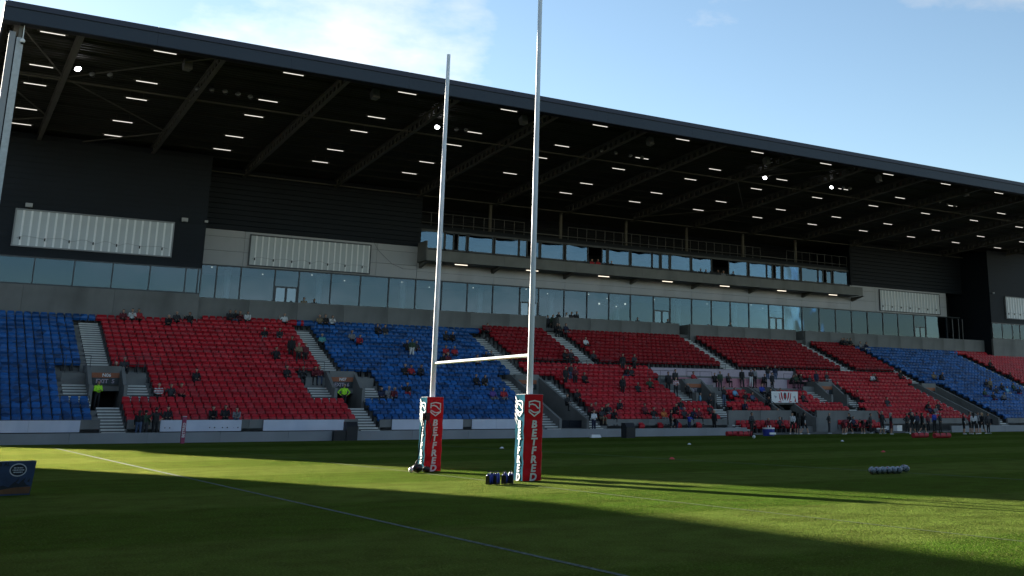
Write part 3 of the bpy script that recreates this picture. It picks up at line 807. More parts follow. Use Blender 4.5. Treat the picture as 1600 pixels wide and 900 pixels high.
# ------------------------------------------------------------------ blank corrugated boards high on the walls
def corrugated(xa, xb, y, za, zb, n, label, framed):
    e = empty('corrugated_board', (xa, y, za))
    w = (xb - xa) / n; h = zb - za
    s = MB(); s.box(0, w * .74, -.03, 0, 0, h, M_corr); s.prism_y([(w * .74, 0), (w, 0), (w, h), (w * .74, h)], -.075, 0, M_corr_r)
    me = s.mesh('sheet')
    for k in range(n): link('sheet', me, e, (k * w, 0, 0))
    f = MB(); fm = M_frame if framed else M_conc_l; t = .09
    f.box(-t, 0, -.12, .02, -t, h + t, fm); f.box(xb - xa, xb - xa + t, -.12, .02, -t, h + t, fm); f.box(0, xb - xa, -.12, .02, h, h + t, fm); f.box(0, xb - xa, -.12, .02, -t, 0, fm)
    f.build('frame', e)
    c = MB(); pts = []
    for k in range(60):
        u = k / 59; pts.append((u * (xb - xa) * .96 + .2, -.1, h * .2 + .18 * abs(math.sin(u * 19)) + .04 * math.sin(u * 47)))
    for a, b in zip(pts[:-1], pts[1:]): c.tube(a, b, .008, M_darkrail, n=4, caps=False)
    for k in range(7): c.box(.35 + k * (xb - xa - .7) / 6.2, .43 + k * (xb - xa - .7) / 6.2, -.14, -.08, h * .16, h * .24, M_black)
    c.build('cable', e)
    tag(e, label, 'board')
corrugated(4.75, 15.0, 86.97, 13.03, 15.52, 20, 'pale corrugated blank board on the dark wall at far left', False)
corrugated(21.6, 31.55, WY - .03, 13.32, 15.70, 20, 'pale corrugated blank board with dark frame left of the far post', True)
corrugated(92.95, 103.0, WY - .03, 13.36, 15.70, 20, 'pale corrugated blank board right of the balcony', True)
corrugated(110.2, 117.5, 86.47, 12.98, 15.52, 15, 'pale corrugated blank board at the right edge of the picture', False)
wl_ = MB(); wl_.box(-.22, .22, -.25, 0, -.14, .14, mat('fitting_grey', (.35, .35, .35), .5)); wle = wl_.mesh('wall_light')
for q, yy, Y_, lb in ((45, 321, 86.95, 'grey wall light above the left end of the far left corrugated board'), (288, 344, 86.95, 'grey wall light right of the far left corrugated board'), (322, 346.5, 86.95, 'small grey fitting at the corner of the dark wall'), (1551, 458, 86.45, 'pair of small grey lamps above the right corner block')):
    o = link('wall_light', wle, None, at(q, yy, Y=Y_)); tag(o, lb, 'light')
    if 'small' in lb: o.scale = (.5, .8, .6)
cb = MB(); pts = [at(x, y, Y=WY - .06) for x, y in ((580, 372), (592, 392), (612, 412), (630, 420), (648, 421), (662, 419))]
for a, b in zip(pts[:-1], pts[1:]): cb.tube(a, b, .012, M_darkrail, n=4)
tag(cb.build('cable'), 'black cable drooping across the grey wall panels', 'cable')

# ------------------------------------------------------------------ seats
def seat_geo():
    back = MB(); pan = MB()
    X = [-.215, -.11, .11, .215]
    def shell(mb, prof, m, bow):
        # prof: (y,z) bottom->top front line; thickness along +y
        th = .03; v = []; f = []
        for (y, z, w) in prof:
            for x in X: v.append((x * w, y + bow * (1 - abs(x) / .215), z))
            for x in X[::-1]: v.append((x * w, y + th + bow * (1 - abs(x) / .215), z))
        n = len(X) * 2
        for i in range(len(prof) - 1):
            for j in range(n): f.append((i * n + j, i * n + (j + 1) % n, (i + 1) * n + (j + 1) % n, (i + 1) * n + j))
        f.append(tuple(range(n - 1, -1, -1))); f.append(tuple(range((len(prof) - 1) * n, len(prof) * n)))
        mb.add(v, f, m)
    shell(back, [(.55, .42, 1.0), (.57, .70, 1.02), (.66, .83, .80)], 'S', .035)
    back.box(-.2, -.17, .50, .78, .0, .42, M_bracket); back.box(.17, .2, .50, .78, .0, .42, M_bracket)
    shell(pan, [(.50, .37, .90), (.42, .52, 1.0), (.43, .66, .97), (.50, .745, .78)], 'S', -.03)
    return back, pan
def recol(mb, m):
    q = MB(); q.v = mb.v; q.f = mb.f; q.m = mb.m; q.mats = [m if x == 'S' else x for x in mb.mats]; return q
SB, SP = seat_geo()
kinds = {'blue': M_blueseat, 'red': M_redseat, 'crimson': M_redseat_d}
seat_me = {k: (recol(SB, m).mesh('seat_back'), recol(SP, m).mesh('seat_pan')) for k, m in kinds.items()}
def seat_kind(i, X):
    if i > 21 or X < 2.4 or X > 117: return None
    if i == 21 and (X < 17.7 or X > 107): return None
    top = 20 if (X < 17.4 or X > 107.3) else 21
    if i > top: return None
    for x in (10.03, 25.0, 40.12, 85.6, 101.9):
        if abs(X - x) < .92 and i < top: return None
    if UPX[0] < X < UPX[1]:
        if i == 12 and 54 < X < 70: return None
        if i in (13,): pass
        for x in AISLE_UP:
            if i >= 13 and abs(X - x) < .95: return None
    for x in V1:
        if abs(X - x) < 2.75 and 4 <= i <= 9: return None
        if x > 50 and abs(X - x) < .95 and i < 4: return None
    for x in V3:
        if abs(X - x) < 2.55 and i <= 9: return None
    if 60.5 < X < 64.1 and i <= 6: return None
    if 54.0 < X < 71.1 and i <= 1: return None
    if 53.6 < X < 70.3 and 7 <= i <= 12: return None
    if X < 10.03: return 'blue'
    if X < 25.0: return 'red'
    if X < 40.12: return 'blue'
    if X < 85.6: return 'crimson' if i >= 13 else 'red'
    if X < 101.9: return 'blue'
    return 'red'
seats = []
starts = [2.7, 10.98, 25.95, 41.07, 86.55, 102.85]
for i in range(NR):
    for s, e_ in zip(starts, starts[1:] + [117.2]):
        x = s
        while x < e_ - .2:
            k = seat_kind(i, x)
            if k: seats.append((i, x, rowY(i), rowZ(i, x), k))
            x += 0.502
for i in (20, 21):                                     # the top row runs across the aisles
    for x0 in (10.03, 25.0, 40.12, 85.6, 101.9):
        if (i == 20) == (x0 < 17):
            for dx in (-.35, .2): seats.append((i, x0 + dx, rowY(i), rowZ(i, x0), 'blue' if x0 in (10.03, 40.12, 85.6) else 'red'))
ORD = ['front', 'second', 'third', 'fourth', 'fifth', 'sixth', 'seventh', 'eighth', 'ninth', 'tenth', 'eleventh', 'twelfth']
CNT = ['first', 'second', 'third', 'fourth', 'fifth', 'sixth', 'seventh', 'eighth', 'ninth', 'tenth', 'eleventh', 'twelfth', 'thirteenth', 'fourteenth', 'fifteenth', 'sixteenth', 'seventeenth', 'eighteenth', 'nineteenth', 'twentieth', 'twenty-first', 'twenty-second', 'twenty-third', 'twenty-fourth', 'twenty-fifth', 'twenty-sixth', 'twenty-seventh', 'twenty-eighth', 'twenty-ninth', 'thirtieth']
def in_view(s):
    v = Vector((s[1], s[2], s[3] + .5 - CAMH)); w = v.dot(_fw)
    x = 1021.9 + _f * v.dot(_r) / w
    return -8 < x < 1612
seats = [s for s in seats if in_view(s)]
seats.sort(key=lambda s: s[1] ** 2 + s[2] ** 2 + s[3] ** 2)
pers_seats = []
for n_, (i, x, y, z, k) in enumerate(seats[:300]):
    o = link('stadium_seat', seat_me[k][0], None, (x, y, z)); link('seat_pan', seat_me[k][1], o)
    blk = 'far left blue block' if x < 10 else 'left red block' if x < 25 else 'middle blue block' if x < 40 else 'central red block'
    s0 = [q for q in starts if q <= x + .01][-1]
    same = sorted(t[1] for t in seats if t[0] == i and s0 - .01 <= t[1] < s0 + 14)
    tag(o, '%s seat, %s row of the %s, %s from its left end' % ('blue' if k == 'blue' else 'red', ORD[i], blk, CNT[same.index(x)]), 'seat', 'front seats of the ' + blk)
def merge(lst):
    allv = []; allf = []; allm = []; off = 0
    order = ['blue', 'red', 'crimson']
    V = np.array(SB.v + SP.v); nb = len(SB.v)
    F = [list(f) for f in SB.f] + [[j + nb for j in f] for f in SP.f]
    fm = [0 if SB.mats[m] == 'S' else 1 for m in SB.m] + [0] * len(SP.f)
    for (i, x, y, z, k) in lst:
        jig = rng.normal(0, .006, 3)
        allv.append(V + np.array((x, y, z)) + jig * np.array((1, 1, .3)))
        ko = order.index(k)
        for f, q in zip(F, fm):
            allf.append([j + off for j in f]); allm.append(ko if q == 0 else 3)
        off += len(V)
    me = bpy.data.meshes.new('stadium_seats')
    me.from_pydata(np.concatenate(allv).tolist(), [], allf)
    for k in order: me.materials.append(kinds[k])
    me.materials.append(M_bracket)
    me.polygons.foreach_set('material_index', allm); me.update()
    return me
o = link('stadium_seats', merge(seats[300:]))
tag(o, 'the remaining red and blue plastic seats filling the rows of the grandstand', 'seats', None, 'stuff')
# dugout seats at pitch level
dcount = {}
def dug(x, y, z, lb):
    dcount[lb] = dcount.get(lb, -1) + 1; lb = lb.replace('#', CNT[dcount[lb]])
    o = link('dugout_seat', seat_me['red'][0], None, (x, y, z)); link('seat_pan', seat_me['red'][1], o); tag(o, lb, 'seat', 'red dugout seats')
for r_ in range(2):
    for k in range(12): dug(55.2 + k * .5, 68.7 + r_ * .75, .08 + r_ * .28, 'red seat, # from left in the %s dugout row left of the tunnel' % ('front', 'back')[r_])
    for k in range(9): dug(66.2 + k * .5, 68.7 + r_ * .75, .08 + r_ * .28, 'red seat, # from left in the %s dugout row right of the tunnel' % ('front', 'back')[r_])
for x in (45.9, 47.6, 49.3, 51.2): dug(x, 69.2, .14, 'lone red seat against the concrete wall, # from left')

# ================================================================== PERIMETER WALL, DISPLAY BOARDS
def perimeter(xa, xb, label):
    e = empty('perimeter_wall', (xa, 68.05, 0))
    n = max(1, round((xb - xa) / 3.9)); d = (xb - xa) / n
    me = B(.006, d - .006, 0, .16, -.02, .57, M_conc_l).mesh('wall_panel')
    for k in range(n): link('wall_panel', me, e, (k * d, 0, 0))
    B(0, xb - xa, .03, .13, -.02, .5, M_conc).build('core', e)
    tag(e, label, 'wall')
perimeter(-8.0, 54.6, 'long low grey perimeter wall along the left part of the pitch edge')
perimeter(78.0, 89.0, 'short low grey perimeter wall below the right red block')
perimeter(91.0, 117.0, 'low grey perimeter wall at the far right below the blue seats')
def display(xa, xb, label, za=.575, zb=1.262, n=1):
    e = empty('display_board', (xa, 69.96, za))
    w = (xb - xa) / n; h = zb - za
    me = B(.004, w - .004, -.05, 0, .02, h - .02, M_board).mesh('display_panel')
    for k in range(n): link('display_panel', me, e, (k * w, 0, 0))
    f = MB(); f.box(0, xb - xa, -.03, .03, 0, .02, M_black); f.box(0, xb - xa, -.03, .03, h - .02, h, M_black); f.build('frame', e)
    tag(e, label, 'display board')
disp_px = [((-40, 125), 2, 'blank pale display board under the blue seats at far left'), ((250, 377), 1, 'blank pale display board behind the red and white flag post'), ((411, 537), 1, 'blank pale display board left of the tall black box'),
           ((612, 723), 1, 'blank pale display board behind the far goal post pad'), ((737, 812), 2, 'blank pale display board between the two goal post pads')]
for (a, b), n, lb in disp_px:
    display(at(a, 665, Y=69.96).x, at(b, 665, Y=69.96).x, lb, n=n)
display(91.6, 104.0, 'blank pale display board at the far right below the blue seats', n=2)
# pink boards of the press desks in the middle of the stand
def pinkboard(xa, xb, y, za, zb, m, label, lean=0.0):
    e = MB(); e.hexa([(0, 0, 0), (xb - xa, 0, 0), (xb - xa, .06, 0), (0, .06, 0), (-lean, 0, zb - za), (xb - xa - lean, 0, zb - za), (xb - xa - lean, .06, zb - za), (-lean, .06, zb - za)], m)
    o = link('desk_board', e.mesh('desk_board'), None, (xa, y, za)); tag(o, label, 'board', 'boards of the press desks')
xs = [53.8, 57.6, 61.2, 64.9, 67.4, 70.2]
for k, (a, b) in enumerate(zip(xs[:-1], xs[1:])):
    pinkboard(a, b - .05, 80.28, 4.75, 5.56, M_pinkpale, 'pale mauve board in the upper press desk line, %s from left' % BAY[k])
for a, b, mm_, lb in ((54.2, 57.0, M_pink, 'deep pink desk board left of the standing man in green'), (57.1, 59.0, M_pinkpale, 'pale grey pink desk board behind the standing man in green'), (59.1, 62.0, M_pink, 'widest deep pink desk board above the light blue spectator'), (62.2, 64.6, M_pink, 'dull pink desk board above the emblem banner'), (64.7, 67.2, M_pinkpale, 'pale desk board right of the emblem banner'), (67.25, 69.9, M_pink, 'deep pink desk board beside the exit stair at right')):
    pinkboard(a, b, 77.75, 3.75, 4.66, mm_, lb)
dt = MB(); dt.box(53.8, 70.2, 80.3, 80.8, 5.5, 5.56, M_pinkpale); dt.box(54.0, 70.0, 77.8, 78.3, 4.6, 4.66, M_pinkpale)
o = dt.build('press_desk'); tag(o, 'long press desk tops behind the pink boards', 'desk')
# emblem banner over the tunnel
e = empty('emblem_banner', (60.95, 72.6, 2.52))
MB().box(0, 2.95, -.03, 0, 0, .95, M_padwhite).build('cloth', e)
Mr = mat('banner_red', (.45, .02, .03), .6); Mg = mat('banner_grey', (.35, .36, .38), .6)
m = MB()
def poly(mb, pts, y, mm): mb.add([(x, y, z) for x, z in pts], [tuple(range(len(pts)))], mm)
cx = 1.5
for s in (-1, 1):
    poly(m, [(cx + s * .34, .85), (cx + s * .5, .88), (cx + s * .42, .4), (cx + s * .2, .12), (cx + s * .24, .38)], -.036, Mr)
    poly(m, [(cx + s * .62, .8), (cx + s * .7, .82), (cx + s * .62, .3), (cx + s * .42, .08), (cx + s * .5, .34)], -.036, Mr)
    poly(m, [(cx + s * .85, .08), (cx + s * .6, .14), (cx + s * .35, .05), (cx + s * .5, .03)], -.036, Mr)
    poly(m, [(cx + s * .9, .5), (cx + s * 1.2, .62), (cx + s * 1.1, .35)], -.036, Mg)
poly(m, [(cx - .16, .78), (cx, .86), (cx + .16, .78), (cx + .17, .42), (cx, .2), (cx - .17, .42)], -.036, mat('banner_dark', (.07, .03, .05), .6))
poly(m, [(cx - .09, .68), (cx + .09, .68), (cx + .09, .48), (cx, .36), (cx - .09, .48)], -.039, Mr)
poly(m, [(2.55, .12), (2.68, .5), (2.74, .1)], -.036, Mr)
m.build('emblem', e)
tag(e, 'white banner with a red and dark emblem hung over the tunnel mouth', 'banner')

# ================================================================== GOAL POSTS
gp_ = empty('goal_posts', (12.66, 27.35, 0))
PXN, PYN, PXF, PYF = 12.86, 24.60, 12.62, 30.16
def post(px_, y, top):
    m = MB(); dy = y - 27.35; dx = px_ - 12.66
    n = 24; rings = [(0, .073), (2.4, .072), (4.88, .071), (4.9, .069), (8.38, .065), (8.4, .063), (top, .054)]
    v = [(dx + r_ * math.cos(2 * math.pi * i / n), dy + r_ * math.sin(2 * math.pi * i / n), z) for z, r_ in rings for i in range(n)]
    m.add(v, [(q * n + i, q * n + (i + 1) % n, (q + 1) * n + (i + 1) % n, (q + 1) * n + i) for q in range(len(rings) - 1) for i in range(n)], M_post)
    m.add([v[-n + i] for i in range(n)], [tuple(range(n))], M_post)
    return m.build('upright', gp_, True)
post(PXN, PYN, 13.6); post(PXF, PYF, at(700, 85, Y=PYF).z)
MB().tube((PXN - 12.66, PYN - 27.35, 3.02), (PXF - 12.66, PYF - 27.35, 3.02), .044, M_post, n=16, caps=False).build('crossbar', gp_, True)
tag(gp_, 'tall white rugby goal posts with crossbar in the sunlit strip', 'goal posts')
LETTERS = [text_mesh(c, .262, M_padwhite, .002, .011, .12) for c in 'BETFRED']
def shield(mb, cx, cz, s, y, mm):
    """outlined shield with an S-shaped sweep, as flat print"""
    def strip_(pts, w):
        n = len(pts)
        for i in range(n - 1):
            a = Vector((pts[i][0], pts[i][1])); b = Vector((pts[i + 1][0], pts[i + 1][1])); d = (b - a).normalized(); nrm = Vector((-d.y, d.x)) * (w / 2)
            a2 = a - d * w * .3; b2 = b + d * w * .3
            q = [a2 - nrm, b2 - nrm, b2 + nrm, a2 + nrm]
            mb.add([(cx + p.x * s, y - .0003 * (i % 3), cz + p.y * s) for p in q], [(0, 1, 2, 3)], mm)
    strip_([(-.5, .1), (-.5, .52), (0, .62), (.5, .52), (.5, .02)], .11)
    strip_([(-.5, -.12), (-.5, -.3), (0, -.66), (.5, -.3), (.5, -.12)], .11)
    strip_([(-.42, .3), (-.2, .34), (.1, .24), (.32, .02), (.5, -.02)], .11)
    strip_([(-.5, -.12), (-.3, -.2), (-.1, -.33), (.12, -.36), (.38, -.3)], .11)
def pad(px_, y, label):
    e = empty('post_pad', (px_, y, 0))
    W = .255; Hh = 2.06
    m = MB(); nz = 14
    def wob(k, a): return .006 * math.sin(k * 1.7 + a) + .004 * math.sin(k * 3.1 + 2 * a)
    v = []; c_ = .028
    loop = [(-W + c_, -W), (W - c_, -W), (W, -W + c_), (W, W - c_), (W - c_, W), (-W + c_, W), (-W, W - c_), (-W, -W + c_)]
    for k in range(nz + 1):
        z = .02 + (Hh - .02) * k / nz
        for j, (x, y_) in enumerate(loop):
            q = j // 2; v.append((x + wob(k, q) * (0 < k < nz), y_ + wob(k, q + 4) * (0 < k < nz), z))
    red_f = []; blue_f = []
    for k in range(nz):
        for j in range(8): (blue_f if j in (2, 6) else red_f).append((k * 8 + j, k * 8 + (j + 1) % 8, (k + 1) * 8 + (j + 1) % 8, (k + 1) * 8 + j))
    m.add(v, red_f, M_padred); m.add(v, blue_f, M_padblue)
    m.build('foam_block', e)
    MB().box(-W + .01, W - .01, -W + .01, W - .01, Hh - .012, Hh + .006, M_padtop).build('top_panel', e)
    for face in (0, 1):
        g = MB(); shield(g, 0, 0, .29, 0, M_padwhite)
        o = g.build('emblem', e)
        if face == 0: o.location = (.0, -W - .014, 1.73)
        else: o.location = (-W - .014, 0, 1.73); o.rotation_euler = (0, 0, R(-90))
        for k, lm in enumerate(LETTERS):
            o = link('letter', lm, e); z = 1.34 - k * .207
            if face == 0: o.location = (0, -W - .014, z); o.rotation_euler = (R(90), 0, 0)
            else: o.location = (-W - .014, 0, z); o.rotation_euler = (R(90), 0, R(-90))
            o.scale = (1.0, .92, 1)
    if True:
        s = MB()
        for k in range(6): s.add([(-W - .016, .24 - .0 * k, 2.03 - .1 * k), (-W - .016, .24, 1.98 - .1 * k), (-W - .016, .10, 1.83 - .1 * k), (-W - .016, .10, 1.87 - .1 * k)], [(0, 1, 2, 3)], M_black if k % 2 else M_padwhite)
        s.build('stripe_print', e)
    tag(e, label, 'post pad')
pad(PXN, PYN, 'red and blue lettered foam pad around the near goal post')
pad(PXF, PYF, 'red and blue lettered foam pad around the far goal post')

# bottle carriers at the near pad
def carrier(px_, py_, label, seed):
    p = at(px_, py_, Z=0)
    e = empty('bottle_carrier', (p.x, p.y, 0)); e.rotation_euler = (0, 0, R(20 + seed * 13))
    m = MB()
    for x in (-.15, .15): m.box(x - .008, x + .008, -.1, .1, .02, .2, M_black)
    m.box(-.15, .15, -.1, -.085, .02, .06, M_black); m.box(-.15, .15, .085, .1, .02, .06, M_black); m.box(-.15, .15, -.1, .1, .01, .025, M_black)
    m.tube((-.15, 0, .2), (-.15, 0, .29), .008, M_black, n=6); m.tube((.15, 0, .2), (.15, 0, .29), .008, M_black, n=6); m.tube((-.15, 0, .29), (.15, 0, .29), .01, M_black, n=6)
    m.build('crate', e)
    for i in range(2):
        for j in range(2):
            b = MB(); x, y = -.075 + i * .15, -.047 + j * .094; h = .2 + .015 * ((i + j + seed) % 3)
            b.tube((x, y, .03), (x, y, h), .062, M_bluebottle, n=10); b.tube((x, y, h), (x, y, h + .025), .062, M_bluebottle, .035, n=10)
            b.tube((x, y, h + .025), (x, y, h + .05), .025, M_white if (i + seed) % 3 == 0 else M_black, n=8)
            b.build('bottle', e, True)
    e.scale = (.56, .56, 1.0)
    tag(e, label, 'bottle carrier')
carrier(765.5, 757.5, 'leftmost blue bottle carrier on the grass by the near pad', 0)
carrier(775, 757.2, 'second blue bottle carrier from the left by the near pad', 1)
carrier(788.5, 756.5, 'third blue bottle carrier from the left by the near pad', 2)
carrier(798, 756, 'blue bottle carrier standing against the near pad', 3)

# camera gear leaning on the far pad
p = at(652, 738.5, Z=0)
e = empty('camera_bag', (p.x, p.y, 0))
m = MB(); m.ball((0, 0, .12), .13, M_black, sx=1.2, sy=.9, sz=.9, n=14, k=8); m.ball((.26, 0, .08), .09, M_black, sx=1.3, n=12); m.build('body', e, True)
MB().ball((-.2, -.02, .08), .08, M_white, sx=.8, n=10).build('painted_highlight', e, True)  # white ball painted in as the highlight on the bag
m = MB(); 
for a in range(10): 
    t0, t1 = math.pi * a / 10, math.pi * (a + 1) / 10
    m.tube((.05 + .12 * math.cos(t0), 0, .2 + .16 * math.sin(t0)), (.05 + .12 * math.cos(t1), 0, .2 + .16 * math.sin(t1)), .012, M_black, n=6)
m.build('strap', e)
tag(e, 'black camera bag with a painted white highlight at the foot of the far pad', 'bag')
e = empty('monopod', (p.x - .02, p.y + .05, 0))
m = MB(); m.tube((0, 0, .02), (.15, .02, 1.5), .018, M_black, n=8); m.build('pole', e)
m = MB(); m.box(.08, .3, -.09, .05, 1.42, 1.62, M_black); m.tube((.2, -.09, 1.52), (.2, -.16, 1.52), .05, M_black, n=10); m.build('camera_body', e)
m = MB(); m.tube((.28, -.05, 1.45), (.40, -.12, 1.1), .012, M_black, n=6); m.tube((.40, -.12, 1.1), (.33, -.1, .8), .012, M_black, n=6); m.build('strap', e)
tag(e, 'black monopod with a camera leaning against the far pad', 'monopod')

# rugby balls in a row on the grass
Mball = mat('ball_grey', (.30, .33, .35), .45, var=.1, scale=9); Mb2 = mat('ball_teal', (.03, .07, .09), .45); Mb3 = mat('ball_red', (.4, .04, .05), .45)
def rball(loc, rot, k, label):
    e = empty('rugby_ball', loc); e.rotation_euler = rot
    m = MB(); nr, ns = 12, 14; prof = [(math.sin(math.pi * i / nr) ** .8 * .097, -math.cos(math.pi * i / nr) * .142) for i in range(nr + 1)]
    v = []; f = []; fm = []
    for r_, x in prof:
        for j in range(ns): t = 2 * math.pi * j / ns; v.append((x, r_ * math.cos(t), r_ * math.sin(t)))
    fs = {0: [], 1: [], 2: []}
    for i in range(nr):
        for j in range(ns):
            fs[1 if (i + j + k) % 7 == 0 or i in (3, 8) and j % 2 else (2 if (i in (4,) and j % 4 == k % 4) else 0)].append((i * ns + j, (i + 1) * ns + j, (i + 1) * ns + (j + 1) % ns, i * ns + (j + 1) % ns))
    for q, mm in ((0, Mball), (1, Mb2), (2, Mb3)): m.add(v, fs[q], mm)
    m.build('panels', e, True)
    s = MB(); s.box(-.05, .05, -.008, .008, .094, .1, M_white); s.build('seam', e)
    tag(e, label, 'ball', 'row of rugby balls')
pa, pb = at(1363, 741, Z=0), at(1404, 740, Z=0)
ordn = ['leftmost', 'second from left', 'third from left', 'fourth from left', 'fifth from left', 'sixth from left']
for k in range(6):
    q = pa.lerp(pb, k / 5)
    rball((q.x, q.y, .1), (R(40 * k), 0, R(68 + 6 * (k % 2))), k, 'pale rugby ball, %s in the row on the grass' % ordn[k])
q = at(1414, 738.5, Z=0); rball((q.x, q.y, .115), (R(30), R(8), R(-15)), 3, 'pale rugby ball lying across the right end of the row')

# markers on the grass
def cone(px_, py_, m, label):
    p = at(px_, py_, Z=0); e = MB(); e.tube((0, 0, .004), (0, 0, .07), .11, m, .03, n=14); o = e.build('marker_cone'); o.location = p; tag(o, label, 'cone')
Mc_w = mat('cone_white', (.75, .75, .7), .5); Mc_r = mat('cone_red', (.6, .05, .03), .5)
cone(784, 700.5, Mc_w, 'white marker disc on the grass between the goal posts')
cone(1077, 694.5, Mc_w, 'white marker disc on the shaded grass right of the black box')
cone(1316, 689.5, Mc_w, 'white marker disc in front of the dugouts')
cone(1050, 717.5, Mc_r, 'red marker disc on the white line')
cone(1380, 706.5, Mc_r, 'red marker disc beyond the row of balls')

# flag post on the corner
p = at(284.5, 693, Z=0)
e = empty('flag_post', p)
Mpk = mat('flagpost_pink', (.32, .04, .10), .5)
MB().box(-.1, .1, -.1, .1, .0, 1.44, Mpk).build('padding', e)
MB().box(-.1, .1, -.1, .1, 1.44, 1.47, M_padtop).build('cap', e)
t = link('lettering', text_mesh('BETFRED', .2, M_padwhite, .002, .004), e, (0, -.106, .72)); t.rotation_euler = (R(90), R(-90), 0)
tag(e, 'pink padded flag post with white lettering at the pitch corner', 'flag post')
for k, q in enumerate((330, 345)):
    p = at(q, 690.2, Z=0); m = MB(); m.hexa([(-.33, 0, 0), (.33, 0, 0), (.33, .25, 0), (-.33, .25, 0), (-.27, .06, .22), (.27, .06, .22), (.27, .25, .22), (-.27, .25, .22)], M_white)
    o = m.build('white_wedge'); o.location = p; tag(o, '%s of the two white wedges at the foot of the wall' % ('left' if k == 0 else 'right'), 'wedge')
p = at(932, 683.8, Z=0); m = MB(); m.hexa([(-.4, 0, 0), (.4, 0, 0), (.4, .25, 0), (-.4, .25, 0), (-.33, .06, .2), (.33, .06, .2), (.33, .25, .2), (-.33, .25, .2)], M_white)
o = m.build('white_wedge'); o.location = p; tag(o, 'single white wedge by the wall right of the near post', 'wedge')

# black boxes at the wall
def cabinet(pxa, pxb, py_, h, label, low=True):
    a = at(pxa, py_, Z=0); b = at(pxb, py_, Z=0); w = b.x - a.x
    e = empty('equipment_cabinet', (a.x, min(a.y, 67.6), 0))
    m = MB(); m.prism_x([(0, 0), (.7, 0), (.7, h), (.25, h), (0, h - .28)], 0, w, M_black); m.build('cover', e)
    m = MB(); m.box(.1, w - .1, -.01, 0.02, .1, h * .45, mat('cabinet_mesh', (.02, .02, .022), .7)); m.build('vent', e)
    if low: MB().box(-.75, -.01, .05, .65, 0, .58, M_black).build('side_case', e)
    tag(e, label, 'cabinet')
cabinet(532, 553, 688, 1.12, 'tall black cabinet with a low case against the wall left of the far post')
cabinet(979, 999, 684.5, 1.0, 'black cabinet against the wall below the central red seats', False)
e = empty('wheeled_bin', (90.0, 67.2, 0))
m = MB(); m.prism_x([(0, 0), (.8, 0), (.8, .85), (.6, 1.05), (.2, 1.05), (0, .85)], 0, 1.3, M_black); m.build('cover', e)
MB().tube((-.06, .4, .1), (1.36, .4, .1), .1, M_black, n=10).build('axle', e)
tag(e, 'rounded black cover at the wall on the far right', 'cover')

# advertising block near the left edge
p = at(46, 773, Z=0)
e = empty('advertising_block', (p.x, p.y, 0)); e.rotation_euler = (0, 0, R(6))
Ms = mat('ad_blue', (.03, .065, .13), .4, var=.35, scale=2.5); Msand = mat('ad_orange', (.17, .08, .03), .5, var=.25, scale=5)
Md = mat('ad_dark', (.012, .022, .03), .5)
w, h = 1.25, .66
m = MB(); m.hexa([(-w, 0, 0), (0, 0, 0), (0, .35, 0), (-w, .35, 0), (-w, .02, h), (.06, .02, h), (.06, .33, h), (-w, .33, h)], Ms); m.build('foam_block', e)
g = MB()
def fx(x, z): return (x, -.006 + .02 * z / h, z)
def gp2(pts, mm, d=0): g.add([(x, -.006 - d + .02 * z / h, z) for x, z in pts], [tuple(range(len(pts)))], mm)
gp2([(-w, .03), (-.01, .03), (0, .16), (-.3, .15), (-.62, .1), (-w, .06)], Msand)
gp2([(-.75, .11), (-.62, .16), (-.5, .2), (-.4, .16), (-.3, .26), (-.22, .22), (-.16, .3), (-.08, .2), (-.01, .17), (-.3, .152), (-.62, .105)], Md, .002)
for k in range(9): gp2([(-.3 + .028 * k, .22 + .02 * (k % 3)), (-.26 + .028 * k, .25 + .03 * (k % 4)), (-.25 + .028 * k, .33 + .02 * (k % 2))], Md, .003)
n = 24; gp2([(-.26 + .155 * math.cos(2 * math.pi * k / n), .49 + .128 * math.sin(2 * math.pi * k / n)) for k in range(n)], M_padtop, .003)
gp2([(-.26 + .135 * math.cos(2 * math.pi * k / n), .49 + .108 * math.sin(2 * math.pi * k / n)) for k in range(n)], Md, .005)
g.build('printed_scene', e)
g = MB()
for k, (x0_, x1_) in enumerate(((-.34, -.18), (-.36, -.16), (-.34, -.19))):
    z = .53 - .042 * k; x = x0_
    while x < x1_:
        w_ = .014 + .012 * ((int(x * 1000) * 7) % 3); g.add([(x, -.013 + .02 * z / h, z - .010), (x + w_, -.013 + .02 * z / h, z - .010), (x + w_, -.013 + .02 * z / h, z + .010), (x, -.013 + .02 * z / h, z + .010)], [(0, 1, 2, 3)], M_padtop); x += w_ + .008
g.add([(-.72, .002, .565), (-.56, .002, .565), (-.56, .004, .635), (-.72, .004, .635)], [(0, 1, 2, 3)], Md)
g.add([(-.66, -.004, .25), (-.62, -.004, .29), (-.58, -.004, .25), (-.62, -.004, .21)], [(0, 1, 2, 3)], Msand)
g.build('small_print', e)
t = link('lettering', text_mesh('AL', .1, Md, .001, .003), e, (-.47, .004, .6)); t.rotation_euler = (R(88), 0, 0)
tag(e, 'blue printed foam advertising block on the grass at the left edge', 'advertising block')

